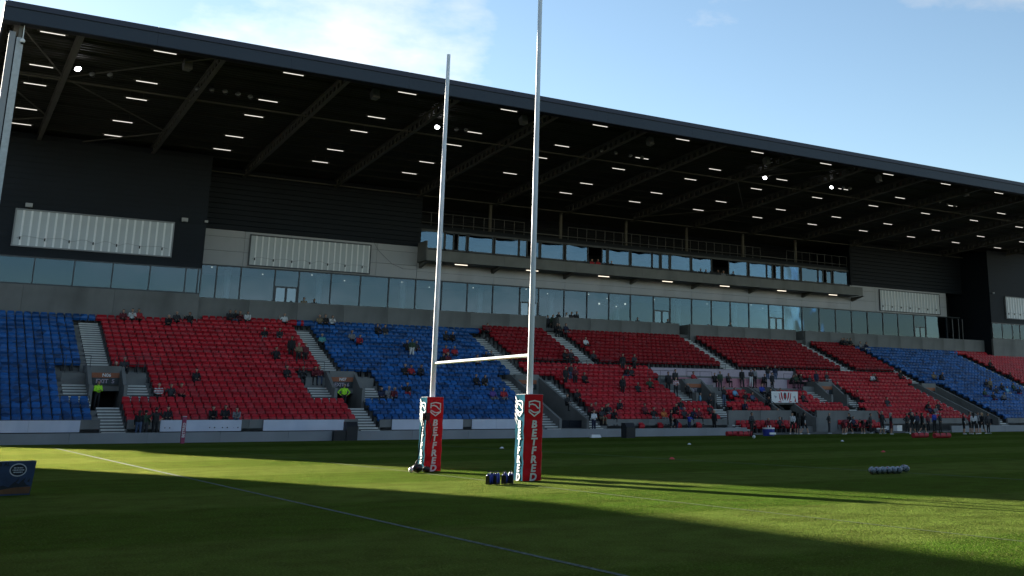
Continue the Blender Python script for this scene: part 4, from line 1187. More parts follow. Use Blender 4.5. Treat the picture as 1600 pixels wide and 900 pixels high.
# dugout clutter
def place(name, mb, loc, label, cat, rz=0):
    o = mb.build(name); o.location = loc; o.rotation_euler = (0, 0, rz); tag(o, label, cat); return o
def pitchpt(px_, py_): return at(px_, py_, Z=0)
p = pitchpt(1201, 681)
m = MB(); m.tube((0, 0, 0), (0, 0, .5), .42, mat('cooler_blue', (.02, .04, .28), .4), .46, n=18); m.tube((0, 0, .5), (0, 0, .6), .47, M_white, n=18); m.box(-.3, .3, -.5, -.44, .1, .25, M_white)
place('drinks_tub', m, p, 'blue drinks tub with a white rim in front of the dugout', 'tub')
for k in range(5):
    m = MB(); m.tube((0, 0, 0), (0, 0, .16), .035, M_white if k % 2 else Mc_r, n=8); m.tube((0, 0, .16), (0, 0, .21), .016, M_black, n=6)
    o = place('drinks_bottle', m, (p.x - .25 + .13 * k, p.y - .1 * (k % 2), .6), 'small bottle on the blue drinks tub, %s from left' % BAY[k], 'bottle'); o['group'] = 'bottles on the drinks tub'
def holdall(px_, py_, L_, m_, label):
    p = pitchpt(px_, py_); m = MB(); n = 12; v = []
    m.tube((-L_ / 2, 0, .17), (L_ / 2, 0, .17), .17, m_, n=12); m.tube((-L_ * .2, -.02, .3), (L_ * .2, -.02, .3), .015, M_black, n=6); m.box(-L_ * .22, -L_ * .18, -.175, .1, .1, .33, M_black); m.box(L_ * .18, L_ * .22, -.175, .1, .1, .33, M_black)
    place('kit_bag', m, p, label, 'bag')
Mbag = mat('bag_red', (.42, .02, .03), .6)
holdall(1148, 681, 1.5, Mbag, 'long red kit bag at the end of the perimeter wall')
holdall(1164, 681.5, 1.3, Mbag, 'red kit bag beside the steward at the dugout')
holdall(1438, 684, 1.4, Mbag, 'red tackle bag lying on the grass left of the pair')
holdall(1472, 684.5, 1.5, Mbag, 'red tackle bag lying on the grass on the right')
def crate(px_, py_, mm, label, sx=.6, sz=.5):
    p = pitchpt(px_, py_); m = MB(); t = .03
    m.box(-sx / 2, sx / 2, -.2, .2, 0, t, mm); m.box(-sx / 2, sx / 2, -.2, -.2 + t, t, sz, mm); m.box(-sx / 2, sx / 2, .2 - t, .2, t, sz, mm); m.box(-sx / 2, -sx / 2 + t, -.2 + t, .2 - t, t, sz, mm); m.box(sx / 2 - t, sx / 2, -.2 + t, .2 - t, t, sz, mm)
    m.box(-sx / 2 - .02, sx / 2 + .02, -.22, .22, sz, sz + .03, mm)
    place('storage_crate', m, p, label, 'crate', .2)
crate(1302, 676, M_white, 'white crate beside the bending person at the tunnel', .6, .7)
crate(1403, 676, M_white, 'white crate behind the player in black', .8, .6)
crate(1384, 676, M_padtop, 'pale crate left of the white crate by the dugout', .5, .55)
crate(1415, 671, mat('crate_green', (.02, .12, .04), .5), 'dark green crate on the table behind the players', .9, .9)
e = empty('folding_table', pitchpt(1339, 676))
MB().box(-.8, .8, -.3, .3, .78, .82, M_white).build('table_top', e)
for x in (-.7, .7):
    for y in (-.25, .25): MB().tube((x, y, 0), (x, y, .78), .02, M_rail, n=6).build('leg', e)
tag(e, 'folding table with a white top in the right dugout', 'table')
m = MB(); m.tube((0, 0, 0), (0, 0, .5), .2, mat('flask_yellow', (.55, .25, .02), .4), .2, n=14); m.tube((0, 0, .5), (0, 0, .6), .2, M_black, .12, n=14)
q = pitchpt(1339, 676); place('drinks_flask', m, (q.x - .35, q.y, .82), 'large yellow drinks flask on the folding table', 'flask')
for k in range(7):
    q = pitchpt(1352 + k * 6, 677 - (k % 3)); m = MB(); m.ball((0, 0, .14), .18, M_black, sx=1.3, sy=.9, sz=.8, n=10); m.tube((-.1, 0, .26), (.1, 0, .26), .015, M_rail, n=5)
    o = place('rucksack', m, q, 'dark rucksack in the heap beside the folding table, %s from left' % BAY[k], 'bag'); o['group'] = 'heap of rucksacks'
m = MB(); m.ball((0, 0, .11), .11, mat('ball_white', (.6, .66, .64), .45), n=12, k=8)
place('practice_ball', m, pitchpt(1178, 685), 'white ball on the grass in front of the steward', 'ball')

# chandelier seen through the lounge windows
e = empty('chandelier', (57.0, 92.3, 12.1))
m = MB()
for k in range(70):
    a = rng.uniform(0, 2 * math.pi); r_ = rng.uniform(.1, 1.5); m.ball((r_ * math.cos(a), r_ * math.sin(a) * .5, rng.uniform(-.35, .55) * (1.2 - r_ / 1.6)), .07, M_lens, n=6, k=4)
m.build('glass_drops', e, True)
m = MB(); m.tube((0, 0, .4), (0, 0, 1.0), .02, M_rail, n=6)
for k in range(10): a = k * .628; m.tube((0, 0, .3), (1.4 * math.cos(a), .7 * math.sin(a), .2), .012, M_rail, n=5)
m.build('frame', e)
MB().ball((1.6, -.2, .2), .09, M_lampwarm, n=8).ball((-1.5, -.3, .05), .09, M_lampwarm, n=8).ball((.3, -.6, -.15), .06, M_lampwarm, n=8).build('bulb', e)
tag(e, 'glass chandelier glinting behind the lounge windows', 'chandelier')

# ================================================================== PEOPLE
def capsule(V, F, a, b, r0, r1, n=10):
    a = Vector(a); b = Vector(b); d = b - a
    if d.length < 1e-5: d = Vector((0, 0, 1e-4))
    d.normalize(); u = d.orthogonal().normalized(); w = d.cross(u); rings = []
    k0 = len(V)
    for t in (-90, -60, -30, 0): rings.append((a + d * (r0 * math.sin(R(t))), max(r0 * math.cos(R(t)), 1e-4)))
    for t in (0, 30, 60, 90): rings.append((b + d * (r1 * math.sin(R(t))), max(r1 * math.cos(R(t)), 1e-4)))
    for c, r_ in rings:
        for i in range(n): th = 2 * math.pi * i / n; V.append(c + u * (r_ * math.cos(th)) + w * (r_ * math.sin(th)))
    for q in range(len(rings) - 1):
        for i in range(n): F.append((k0 + q * n + i, k0 + q * n + (i + 1) % n, k0 + (q + 1) * n + (i + 1) % n, k0 + (q + 1) * n + i))
    F.append(tuple(k0 + i for i in range(n - 1, -1, -1))); F.append(tuple(k0 + (len(rings) - 1) * n + i for i in range(n)))
SKIN, HAIR, TOP, SLEEVE, LEG, SHIN, SHOE = range(7)
def body(J, longhair=False, skirt=False, voxel=.017):
    """J: joints -> one continuous remeshed figure with material regions"""
    caps = []
    def c(a, b, r0, r1, lab): caps.append((Vector(a), Vector(b), r0, r1, lab))
    hip, chest, neck, head = (Vector(J[k]) for k in ('hip', 'chest', 'neck', 'head'))
    fwd = Vector(J.get('fwd', (0, -1, 0))).normalized()
    side = Vector((1, 0, 0))
    up = (chest - hip).normalized()
    for s in (-1, 1):
        c(hip + side * s * .075, hip + side * s * .08 + up * .1, .105, .105, LEG)
        c(hip + side * s * .07 + up * .12, chest + side * s * .085, .105, .115, TOP)
        c(chest + side * s * .05, chest + side * s * .15 + up * .12, .10, .062, TOP)
    c(chest + up * .1, neck, .085, .06, TOP)
    c(neck, head - Vector((0, 0, .05)), .052, .055, SKIN)
    c(head + Vector((0, .012, .025)), head + Vector((0, -.01, .03)), .098, .096, SKIN)
    c(head + fwd * .035 - Vector((0, 0, .04)), head + fwd * .05 - Vector((0, 0, .085)), .062, .045, SKIN)
    c(head + fwd * .095 + Vector((0, 0, .005)), head + fwd * .11 - Vector((0, 0, .025)), .011, .016, SKIN)
    for s in (-1, 1): c(head + side * s * .095 + Vector((0, .01, .01)), head + side * s * .098 + Vector((0, .01, -.03)), .014, .012, SKIN)
    if longhair:
        c(head - fwd * .07 + Vector((0, 0, .02)), head - fwd * .09 - Vector((0, 0, .28)), .085, .05, HAIR)
    for s, n in ((-1, 'l'), (1, 'r')):
        sh, el, wr = Vector(J['sh_' + n]), Vector(J['el_' + n]), Vector(J['wr_' + n])
        kn, an = Vector(J['kn_' + n]), Vector(J['an_' + n])
        c(sh, el, .058, .046, TOP); c(el, wr, .044, .030, SLEEVE)
        d = (wr - el).normalized(); pd = d.cross(fwd); pd = side * s if pd.length < .2 else pd.normalized()
        ac = d.cross(pd).normalized()
        pm = wr + d * .075; c(wr, pm, .026, .030, SKIN)
        for q, ln in ((-1.5, .062), (-.5, .075), (.5, .07), (1.5, .055)):
            b0 = pm + ac * (q * .017); b1 = b0 + d * ln * .55; b2 = b1 + (d * .7 + pd * .5 * s).normalized() * ln * .5
            c(b0, b1, .0115, .0105, SKIN); c(b1, b2, .0105, .0095, SKIN)
        c(wr + d * .03 - ac * .02, wr + d * .075 - ac * .055, .012, .010, SKIN)
        hj = hip + side * s * .09 - up * .02
        c(hj, kn, .092, .062, LEG); c(kn, an, .060, .042, SHIN)
        ft = Vector(J.get('ft_' + n, an + fwd * .16 - Vector((0, 0, .045))))
        c(an - Vector((0, 0, .035)) - fwd * .03, ft, .045, .036, SHOE)
    if skirt: c(hip + up * .05, hip - up * .22, .13, .19, LEG)
    V = []; F = []
    for a, b, r0, r1, lab in caps: capsule(V, F, a, b, r0, r1)
    me = bpy.data.meshes.new('person'); me.from_pydata([tuple(v) for v in V], [], F); me.update()
    ob = bpy.data.objects.new('person', me); col.objects.link(ob)
    md = ob.modifiers.new('r', 'REMESH'); md.mode = 'VOXEL'; md.voxel_size = voxel; md.use_smooth_shade = True
    sm_ = ob.modifiers.new('s', 'SMOOTH'); sm_.factor = .5; sm_.iterations = 2
    dg = bpy.context.evaluated_depsgraph_get()
    out = bpy.data.meshes.new_from_object(ob.evaluated_get(dg))
    bpy.data.objects.remove(ob); bpy.data.meshes.remove(me)
    n = len(out.polygons); C = np.empty(n * 3); out.polygons.foreach_get('center', C); C = C.reshape(-1, 3)
    best = np.full(n, 1e9); lab = np.zeros(n, int)
    for a, b, r0, r1, l in caps:
        a_, b_ = np.array(a), np.array(b); d = b_ - a_; L2 = max(d @ d, 1e-9)
        t = np.clip(((C - a_) @ d) / L2, 0, 1); D = np.linalg.norm(C - (a_ + t[:, None] * d), axis=1) - (r0 + (r1 - r0) * t)
        m_ = D < best; best[m_] = D[m_]; lab[m_] = l
    h = np.array(head); rel = C - h; f_ = np.array(fwd)
    isH = (lab == SKIN) & (np.linalg.norm(rel, axis=1) < .16)
    hair = isH & ((rel[:, 2] > .062) | ((rel @ f_ < .015) & (rel[:, 2] > -.06)))
    lab[hair] = HAIR
    out.materials.clear()
    for k in range(7): out.materials.append(None)
    out.polygons.foreach_set('material_index', lab.tolist())
    out.polygons.foreach_set('use_smooth', [True] * n); out.update()
    out.name = 'person'
    return out
def mirror(**k): return k
ST = dict(hip=(0, 0, .93), chest=(0, -.01, 1.26), neck=(0, 0, 1.47), head=(0, -.02, 1.62),
          sh_l=(-.19, 0, 1.40), el_l=(-.24, .02, 1.12), wr_l=(-.23, -.06, .88), sh_r=(.19, 0, 1.40), el_r=(.24, .02, 1.12), wr_r=(.23, -.06, .88),
          kn_l=(-.11, -.01, .49), an_l=(-.12, .02, .09), kn_r=(.11, -.01, .49), an_r=(.13, .02, .09))
def P(base, **k): d = dict(base); d.update(k); return d
SI = dict(hip=(0, .46, .53), chest=(0, .50, .86), neck=(0, .48, 1.07), head=(0, .45, 1.22),
          sh_l=(-.19, .49, 1.00), el_l=(-.25, .36, .76), wr_l=(-.12, .16, .68), sh_r=(.19, .49, 1.00), el_r=(.25, .36, .76), wr_r=(.12, .16, .68),
          kn_l=(-.13, .03, .55), an_l=(-.13, .06, .10), kn_r=(.13, .03, .55), an_r=(.14, .06, .10))
POSE = {
 'stand': body(ST),
 'stand_f': body(ST, longhair=True),
 'hands': body(P(ST, el_l=(-.25, -.05, 1.12), wr_l=(-.06, -.26, 1.12), el_r=(.25, -.05, 1.12), wr_r=(.06, -.27, 1.16))),
 'hips': body(P(ST, el_l=(-.42, .06, 1.17), wr_l=(-.22, -.06, .99), el_r=(.42, .06, 1.17), wr_r=(.22, -.06, .99), an_l=(-.2, .02, .09), an_r=(.2, .02, .09))),
 'walk': body(P(ST, kn_l=(-.1, -.2, .52), an_l=(-.1, -.32, .12), kn_r=(.1, .04, .49), an_r=(.1, .32, .13), el_l=(-.26, .14, 1.14), wr_l=(-.26, .12, .9), el_r=(.26, -.1, 1.14), wr_r=(.24, -.28, .97)), longhair=True),
 'reach': body(P(ST, el_l=(-.42, -.1, 1.52), wr_l=(-.6, -.18, 1.66), el_r=(.28, .02, 1.13), wr_r=(.32, -.1, .92), kn_l=(-.14, -.05, .49), an_l=(-.24, .02, .09), an_r=(.22, .03, .09)), longhair=True),
 'point': body(P(ST, el_l=(-.25, -.18, 1.3), wr_l=(-.28, -.42, 1.26), el_r=(.26, -.16, 1.28), wr_r=(.2, -.4, 1.22))),
 'bend': body(P(ST, hip=(0, .1, .88), chest=(0, -.22, 1.02), neck=(0, -.42, 1.08), head=(0, -.55, 1.08), sh_l=(-.18, -.34, 1.06), el_l=(-.22, -.42, .80), wr_l=(-.16, -.52, .58), sh_r=(.18, -.34, 1.06), el_r=(.22, -.42, .80), wr_r=(.16, -.52, .58), kn_l=(-.12, -.05, .48), kn_r=(.12, -.05, .48))),
 'sit': body(SI),
 'sit_f': body(SI, longhair=True),
 'lean': body(P(SI, chest=(0, .30, .84), neck=(0, .18, 1.03), head=(0, .11, 1.16), sh_l=(-.19, .22, .98), el_l=(-.2, .08, .70), wr_l=(-.06, -.08, .66), sh_r=(.19, .22, .98), el_r=(.2, .08, .70), wr_r=(.06, -.08, .66))),
 'phone': body(P(SI, head=(0, .40, 1.2), el_l=(-.24, .33, .78), wr_l=(-.05, .2, .92), el_r=(.24, .33, .78), wr_r=(.05, .2, .92))),
 'turn': body(P(SI, el_l=(-.34, .40, .8), wr_l=(-.42, .28, .98), el_r=(.24, .34, .77), wr_r=(.15, .17, .68), fwd=(-.5, -.85, 0))),
}
CL = {'black': (.010, .010, .012), 'charcoal': (.03, .03, .034), 'red': (.36, .018, .025), 'maroon': (.13, .012, .02), 'white': (.62, .62, .62), 'grey': (.20, .20, .21),
      'navy': (.012, .018, .05), 'blue': (.02, .05, .34), 'sky': (.16, .38, .55), 'green': (.03, .06, .03), 'tan': (.20, .15, .09), 'orange': (.5, .14, .03), 'teal': (.09, .34, .34),
      'purple': (.10, .05, .24), 'hivis': (.42, .85, .03), 'denim': (.06, .09, .16), 'skin': (.48, .27, .18), 'skin2': (.36, .20, .13), 'brownhair': (.035, .02, .012), 'blackhair': (.010, .009, .008), 'greyhair': (.25, .24, .23), 'blonde': (.30, .20, .09)}
CM = {k: mat('cloth_' + k if 'hair' not in k and 'skin' not in k and k != 'blonde' else k, v, .75 if 'skin' not in k else .5, var=.15, scale=9) for k, v in CL.items()}
def hoops():
    m = bpy.data.materials.new('cloth_hooped'); m.use_nodes = True; nt = m.node_tree; b = nt.nodes['Principled BSDF']; b.inputs['Roughness'].default_value = .7
    tc = nt.nodes.new('ShaderNodeTexCoord'); sp = nt.nodes.new('ShaderNodeSeparateXYZ'); w = nt.nodes.new('ShaderNodeMath'); w.operation = 'SINE'
    ml = nt.nodes.new('ShaderNodeMath'); ml.operation = 'MULTIPLY'; ml.inputs[1].default_value = 42
    gt = nt.nodes.new('ShaderNodeMath'); gt.operation = 'GREATER_THAN'; gt.inputs[1].default_value = .1
    mx_ = nt.nodes.new('ShaderNodeMixRGB'); mx_.inputs['Color1'].default_value = (.6, .6, .6, 1); mx_.inputs['Color2'].default_value = (.36, .02, .03, 1)
    nt.links.new(tc.outputs['Object'], sp.inputs[0]); nt.links.new(sp.outputs['Z'], ml.inputs[0]); nt.links.new(ml.outputs[0], w.inputs[0]); nt.links.new(w.outputs[0], gt.inputs[0]); nt.links.new(gt.outputs[0], mx_.inputs['Fac']); nt.links.new(mx_.outputs[0], b.inputs['Base Color'])
    return m
CM['hoops'] = hoops()
pcount = 0
def person(pose, loc, rz, top, leg, label, group=None, hair=None, sleeve=None, shin=None, shoe='black', skin=None, s=None):
    global pcount; pcount += 1
    rnd = random.Random(pcount * 31)
    o = link('person', POSE[pose], None, loc); o.rotation_euler = (0, 0, rz)
    s = s or rnd.uniform(.95, 1.03); o.scale = (s, s, s)
    hair = hair or rnd.choice(['brownhair', 'blackhair', 'blackhair', 'brownhair', 'greyhair'])
    skin = skin or rnd.choice(['skin', 'skin', 'skin2'])
    cols = [skin, hair, top, sleeve or top, leg, shin or leg, shoe]
    for k, c in enumerate(cols):
        o.material_slots[k].link = 'OBJECT'; o.material_slots[k].material = CM[c]
    tag(o, label, 'person', group)
    return o
def posname(i, n):
    if n == 1: return ''
    if n == 2: return ('left', 'right')[i] + ' of pair'
    if n == 3: return ('left', 'middle', 'right')[i] + ' of three'
    return ('first', 'second', 'third', 'fourth', 'fifth', 'sixth', 'seventh', 'eighth', 'ninth', 'tenth', 'eleventh')[i] + ' from left'
def crowd(where, lst, group):
    """seated/standing spectators on the rows: (x,y) of the head in the photo, pose, top, leg"""
    n = len(lst)
    for k, t in enumerate(lst):
        x, y, pose, top, leg = t[:5]
        extra = t[5] if len(t) > 5 else {}
        standing = pose in ('stand', 'stand_f', 'hands', 'hips', 'walk', 'reach', 'point', 'bend')
        p = rake(x, y, 1.47 if standing else 1.03)
        off = .35 if standing else .43
        i = int(round((p.y - Y0 - off) / RD)); i = max(0, min(21, i))
        if p.x < 17.4: i = min(i, 20)
        Yr = rowY(i); X = p.x * (Yr + off) / p.y
        z = rowZ(i, X)
        cl = {'hoops': 'red-and-white hooped', 'sky': 'light blue', 'hivis': 'bright yellow'}.get(top, top)
        lb = '%s person %s, %s %s' % (cl, 'standing' if standing else 'sitting', posname(k, n), where)
        lb = lb.replace(',  ', ', ').replace('  ', ' ').replace(', in ', ' in ').replace(', at ', ' at ')
        person(pose, (X, Yr + (.35 if standing else 0), z), R(random.Random(int(x * 7)).uniform(-14, 14)), top, leg, lb, group, **extra)
G1 = 'spectators in the left blocks'; G2 = 'spectators in the middle blue block'; G3 = 'spectators in the central red blocks'; G4 = 'people around the press desks'; G5 = 'spectators at the right'
crowd('in the top row left of the red block', [(194.7, 485, 'sit', 'maroon', 'black'), (206.7, 485, 'phone', 'white', 'black'), (218, 485, 'sit', 'red', 'black')], G1)
crowd('in the top row near the grey corner', [(262.7, 491, 'lean', 'black', 'black'), (277, 490, 'sit', 'charcoal', 'black'), (297, 489, 'turn', 'black', 'charcoal')], G1)
crowd('in the top row beneath the long windows', [(358.7, 483, 'lean', 'charcoal', 'black'), (366.7, 484, 'sit', 'black', 'denim'), (374.7, 484, 'phone', 'maroon', 'black'), (386, 484.5, 'lean', 'white', 'black')], G1)
crowd('beside the upper stair above the left steward', [(180, 564, 'phone', 'black', 'black'), (196, 563, 'sit', 'charcoal', 'black', dict(hair='greyhair'))], G1)
crowd('alone in the middle of the left red block', [(308, 581, 'sit', 'black', 'charcoal')], G1)
crowd('low in the left red block', [(247.5, 602, 'sit', 'hoops', 'black'), (269, 604, 'turn', 'charcoal', 'black'), (285, 605, 'sit', 'red', 'black')], G1)
crowd('in the front row behind the second display board', [(330.7, 645, 'lean', 'black', 'black'), (350.7, 642, 'sit_f', 'black', 'black'), (367.5, 643, 'lean', 'grey', 'denim')], G1)
crowd('alone at the top right of the left red block', [(445.3, 486, 'turn', 'white', 'black')], G1)
crowd('in the upper red rows near the second stair', [(412, 514, 'sit', 'black', 'grey'), (435.5, 514, 'lean', 'charcoal', 'grey')], G1)
crowd('beside the second stair', [(456, 533, 'stand', 'black', 'black', dict(s=1.08)), (467.5, 537, 'hands', 'tan', 'black'), (478, 535, 'stand', 'maroon', 'black')], G1)
crowd('just below the standing three', [(433, 546, 'turn', 'black', 'black')], G1)
crowd('above the second steward', [(450, 575, 'sit', 'black', 'charcoal'), (472, 576, 'phone', 'charcoal', 'black'), (491, 575, 'lean', 'maroon', 'black'), (498, 575, 'sit_f', 'maroon', 'denim')], G1)
crowd('in the top row of the middle blue block', [(500, 489, 'sit', 'tan', 'black'), (509, 490, 'sit', 'black', 'black'), (519, 490, 'phone', 'white', 'black')], G2)
crowd('alone by the second stair in the blue seats', [(502, 521, 'sit', 'teal', 'black', dict(hair='greyhair'))], G2)
crowd('in the upper part of the middle blue block', [(548.5, 521, 'sit_f', 'grey', 'black'), (561, 522, 'lean', 'red', 'black')], G2)
crowd('near the top of the blue seats', [(592, 509, 'sit', 'black', 'black'), (601, 508, 'turn', 'charcoal', 'grey')], G2)
crowd('left of the far post', [(637, 533, 'turn', 'black', 'black'), (644.5, 530, 'stand_f', 'green', 'white'), (652.5, 534, 'sit', 'charcoal', 'black')], G2)
crowd('high up just right of the far post', [(697, 520, 'sit_f', 'charcoal', 'black'), (705, 518, 'lean', 'black', 'black')], G2)
crowd('right of the far post above the crossbar', [(690.7, 553, 'lean', 'black', 'black'), (697, 540, 'sit', 'red', 'black'), (701, 553, 'sit', 'maroon', 'black'), (710, 540, 'sit', 'red', 'charcoal')], G2)
crowd('by the third stair above the crossbar', [(747, 554, 'sit_f', 'hoops', 'black'), (757, 552, 'lean', 'black', 'black'), (766, 552, 'sit', 'charcoal', 'black')], G2)
crowd('in the blue seats left of the far post', [(632, 569, 'sit', 'black', 'black'), (645, 568, 'turn', 'red', 'black'), (656, 570, 'lean', 'charcoal', 'black')], G2)
crowd('under the crossbar', [(745, 585, 'sit', 'black', 'black'), (755, 584, 'lean', 'charcoal', 'tan')], G2)
crowd('right of the second steward', [(596, 602, 'sit', 'navy', 'black'), (607, 604, 'sit_f', 'grey', 'grey'), (615, 606, 'lean', 'maroon', 'black'), (635, 599, 'turn', 'black', 'red')], G2)
crowd('low in the blue seats beside the near pad', [(772.5, 611, 'sit', 'purple', 'grey'), (787, 610, 'sit', 'red', 'grey')], G2)
crowd('alone at the top left of the dark red seats', [(762, 509, 'sit', 'maroon', 'black')], G3)
crowd('under the parapet by the stair opening', [(868, 508, 'lean', 'black', 'black'), (875, 509, 'sit', 'charcoal', 'black'), (885, 509, 'sit', 'navy', 'grey')], G3)
crowd('alone in the upper dark red seats', [(916, 533, 'sit', 'white', 'charcoal')], G3)
crowd('at the foot of the first upper stair', [(884, 553, 'sit', 'black', 'black'), (891, 553, 'turn', 'charcoal', 'black')], G3)
crowd('alone in the dark red seats above the barrier', [(928, 555, 'sit', 'charcoal', 'black')], G3)
crowd('at the barrier of the upper tier', [(973, 553, 'stand', 'black', 'charcoal'), (991, 554, 'hands', 'charcoal', 'black')], G3)
crowd('just below the barrier', [(978, 571, 'lean', 'black', 'denim'), (985, 572, 'sit', 'charcoal', 'black')], G3)
crowd('below the first upper stair', [(884, 574, 'stand', 'black', 'black'), (892, 572, 'stand', 'charcoal', 'denim'), (899, 575, 'hands', 'maroon', 'black'), (914, 587, 'sit', 'black', 'black')], G3)
crowd('in the middle of the central red seats', [(973, 590, 'stand_f', 'black', 'black', dict(hair='blonde')), (996, 597, 'phone', 'charcoal', 'black'), (1014.7, 592, 'turn', 'green', 'black')], G3)
crowd('at the right end of the central seats', [(1044, 585, 'stand', 'black', 'black', dict(s=1.08)), (1055, 578, 'stand', 'charcoal', 'black'), (1056, 592, 'hands', 'hoops', 'black')], G3)
crowd('alone beside the ramp wall', [(887, 618, 'sit', 'black', 'black')], G3)
crowd('in the cluster beside the ramp wall', [(920, 631, 'lean', 'maroon', 'black'), (931, 632, 'sit', 'red', 'black'), (941, 645, 'sit', 'charcoal', 'tan'), (944, 630, 'lean', 'black', 'black'), (949, 634, 'turn', 'charcoal', 'grey'), (957, 645, 'lean', 'black', 'black')], G3)
crowd('in the front row above the black cabinet', [(1022.7, 642, 'turn', 'black', 'grey'), (1037, 645, 'sit', 'orange', 'grey')], G3)
crowd('in the front rows left of the landing', [(1053, 632, 'lean', 'black', 'black'), (1069, 636, 'sit', 'charcoal', 'black'), (1081, 636, 'lean', 'navy', 'black'), (1091, 644, 'sit', 'maroon', 'black')], G3)
crowd('at the upper press desks', [(1085, 582, 'sit', 'red', 'navy'), (1116.5, 584, 'turn', 'black', 'black'), (1137, 585, 'phone', 'charcoal', 'black'), (1191, 583, 'lean', 'charcoal', 'black')], G4)
crowd('behind the press desks', [(1125, 582, 'stand', 'green', 'charcoal'), (1159, 577, 'stand', 'black', 'black'), (1173, 575, 'hands', 'charcoal', 'white'), (1179, 577, 'stand_f', 'grey', 'black'), (1199, 571, 'hands', 'black', 'denim'), (1206, 582, 'stand', 'black', 'black'), (1211, 575, 'stand', 'navy', 'denim')], G4)
crowd('at the right end of the desks', [(1236, 587, 'lean', 'black', 'black'), (1244, 587, 'sit', 'green', 'black'), (1253, 586, 'turn', 'black', 'black'), (1266, 585, 'sit', 'charcoal', 'black'), (1275, 579, 'stand', 'navy', 'navy')], G4)
crowd('above the emblem banner', [(1190, 601, 'sit', 'blue', 'black'), (1200, 607, 'lean', 'black', 'black'), (1220, 606, 'turn', 'charcoal', 'black')], G4)
crowd('in the red seats left of the banner', [(1149, 609, 'sit', 'sky', 'black'), (1165, 616, 'turn', 'black', 'tan'), (1176, 612, 'sit', 'denim', 'black'), (1197, 622, 'lean', 'black', 'black')], G4)
crowd('on the lower stair beside the landing', [(1131, 606, 'hands', 'black', 'denim')], G4)
crowd('in the top row of the right red block', [(1313, 531, 'lean', 'black', 'black'), (1319, 531, 'sit', 'charcoal', 'black'), (1324, 530, 'turn', 'black', 'tan'), (1330, 530, 'sit', 'black', 'black')], G5)
crowd('at the top of the right blue block', [(1345, 535, 'sit', 'grey', 'black'), (1354, 535, 'phone', 'navy', 'white')], G5)
crowd('in the aisle seats below the dark red block', [(1292, 583, 'sit', 'charcoal', 'white')], G5)
crowd('in the top row of the lower right red block', [(1360, 585, 'lean', 'white', 'black'), (1367, 584, 'sit', 'black', 'black')], G5)
crowd('on the stair edge of the right blue block', [(1407, 583, 'turn', 'black', 'black')], G5)
crowd('in the middle of the right blue block', [(1458, 583, 'sit', 'tan', 'black'), (1469, 583, 'lean', 'charcoal', 'black')], G5)
crowd('in the red seats at the far right', [(1547, 563, 'turn', 'black', 'black'), (1575, 583, 'lean', 'black', 'black')], G5)
crowd('near the right edge in the blue seats', [(1539, 609, 'sit', 'green', 'purple'), (1540, 595, 'sit', 'black', 'grey'), (1547, 595, 'stand', 'tan', 'black'), (1555, 603, 'turn', 'charcoal', 'black'), (1551, 612, 'sit', 'black', 'maroon'), (1564, 600, 'sit_f', 'black', 'navy'), (1565, 613, 'lean', 'grey', 'black'), (1573, 602, 'sit', 'sky', 'white'), (1584, 599, 'sit', 'green', 'black'), (1589, 606, 'lean', 'navy', 'red')], G5)
crowd('in the front rows behind the pair in black', [(1447, 631, 'lean', 'black', 'grey'), (1452, 632, 'sit', 'navy', 'black'), (1458, 632, 'lean', 'grey', 'white'), (1465, 629, 'turn', 'black', 'black')], G5)
crowd('in the rows below the pale desk boards', [(1075, 600, 'turn', 'black', 'black'), (1108, 630, 'sit', 'charcoal', 'black'), (1160, 627, 'lean', 'navy', 'black'), (1214, 640, 'sit', 'black', 'black'), (1256, 617, 'turn', 'charcoal', 'black')], G4)
crowd('scattered low in the central red seats', [(902, 612, 'sit', 'black', 'black'), (965, 622, 'lean', 'charcoal', 'black'), (1008, 630, 'sit', 'maroon', 'black'), (1064, 622, 'turn', 'black', 'denim')], G3)
crowd('along the edge of the lower right red block', [(1310, 600, 'sit', 'black', 'black'), (1336, 613, 'lean', 'red', 'black'), (1385, 622, 'sit', 'charcoal', 'grey'), (1422, 640, 'turn', 'black', 'black')], G5)
def stand_at(pt, pose, rz, top, leg, label, group=None, **k): return person(pose, pt, R(rz), top, leg, label, group, **k)
# stewards in the passages
stand_at((9.62, 74.6, 1.84), 'hands', 20, 'hivis', 'black', 'steward in bright yellow jacket in the leftmost exit passage', sleeve='hivis')
stand_at((24.85, 74.8, 1.84), 'hips', 0, 'hivis', 'black', 'steward in bright yellow jacket in the second exit passage', sleeve='hivis')
stand_at((54.9, 74.6, 1.6), 'stand', 60, 'sky', 'black', 'steward in light blue shirt in the central exit passage')
stand_at((55.5, 74.0, 1.6), 'hands', -20, 'charcoal', 'black', 'man in dark striped jacket beside the light blue steward')
# walkway behind the perimeter wall
def walkway(px_, py_, pose, rz, top, leg, label, Yw=69.2, **k):
    p = at(px_, py_, Y=Yw); return stand_at((p.x, Yw, .14), pose, rz, top, leg, label, 'people on the walkway', **k)
walkway(219, 643, 'stand_f', 160, 'black', 'denim', 'long haired person in black, left of three standing behind the left wall')
walkway(229, 642, 'stand', 180, 'green', 'charcoal', 'person in dark green hood, middle of three standing behind the left wall')
walkway(245, 640, 'hips', 200, 'black', 'black', 'broad person in black t-shirt, right of three behind the left wall', sleeve='skin', s=1.06)
walkway(928, 645, 'hands', 10, 'white', 'navy', 'person in white top and dark trousers on the steps by the ramp')
walkway(1048, 650, 'stand', 60, 'black', 'black', 'person in black standing behind the wall right of the cabinet')
walkway(1056, 653, 'bend', -60, 'black', 'navy', 'person in black bending behind the wall right of the cabinet')
walkway(1077, 656, 'point', 10, 'blue', 'navy', 'person in blue jacket behind the perimeter wall', s=.85)
walkway(1116, 645, 'stand', 100, 'black', 'black', 'man in dark coat beside the concrete gate wall', hair='skin')
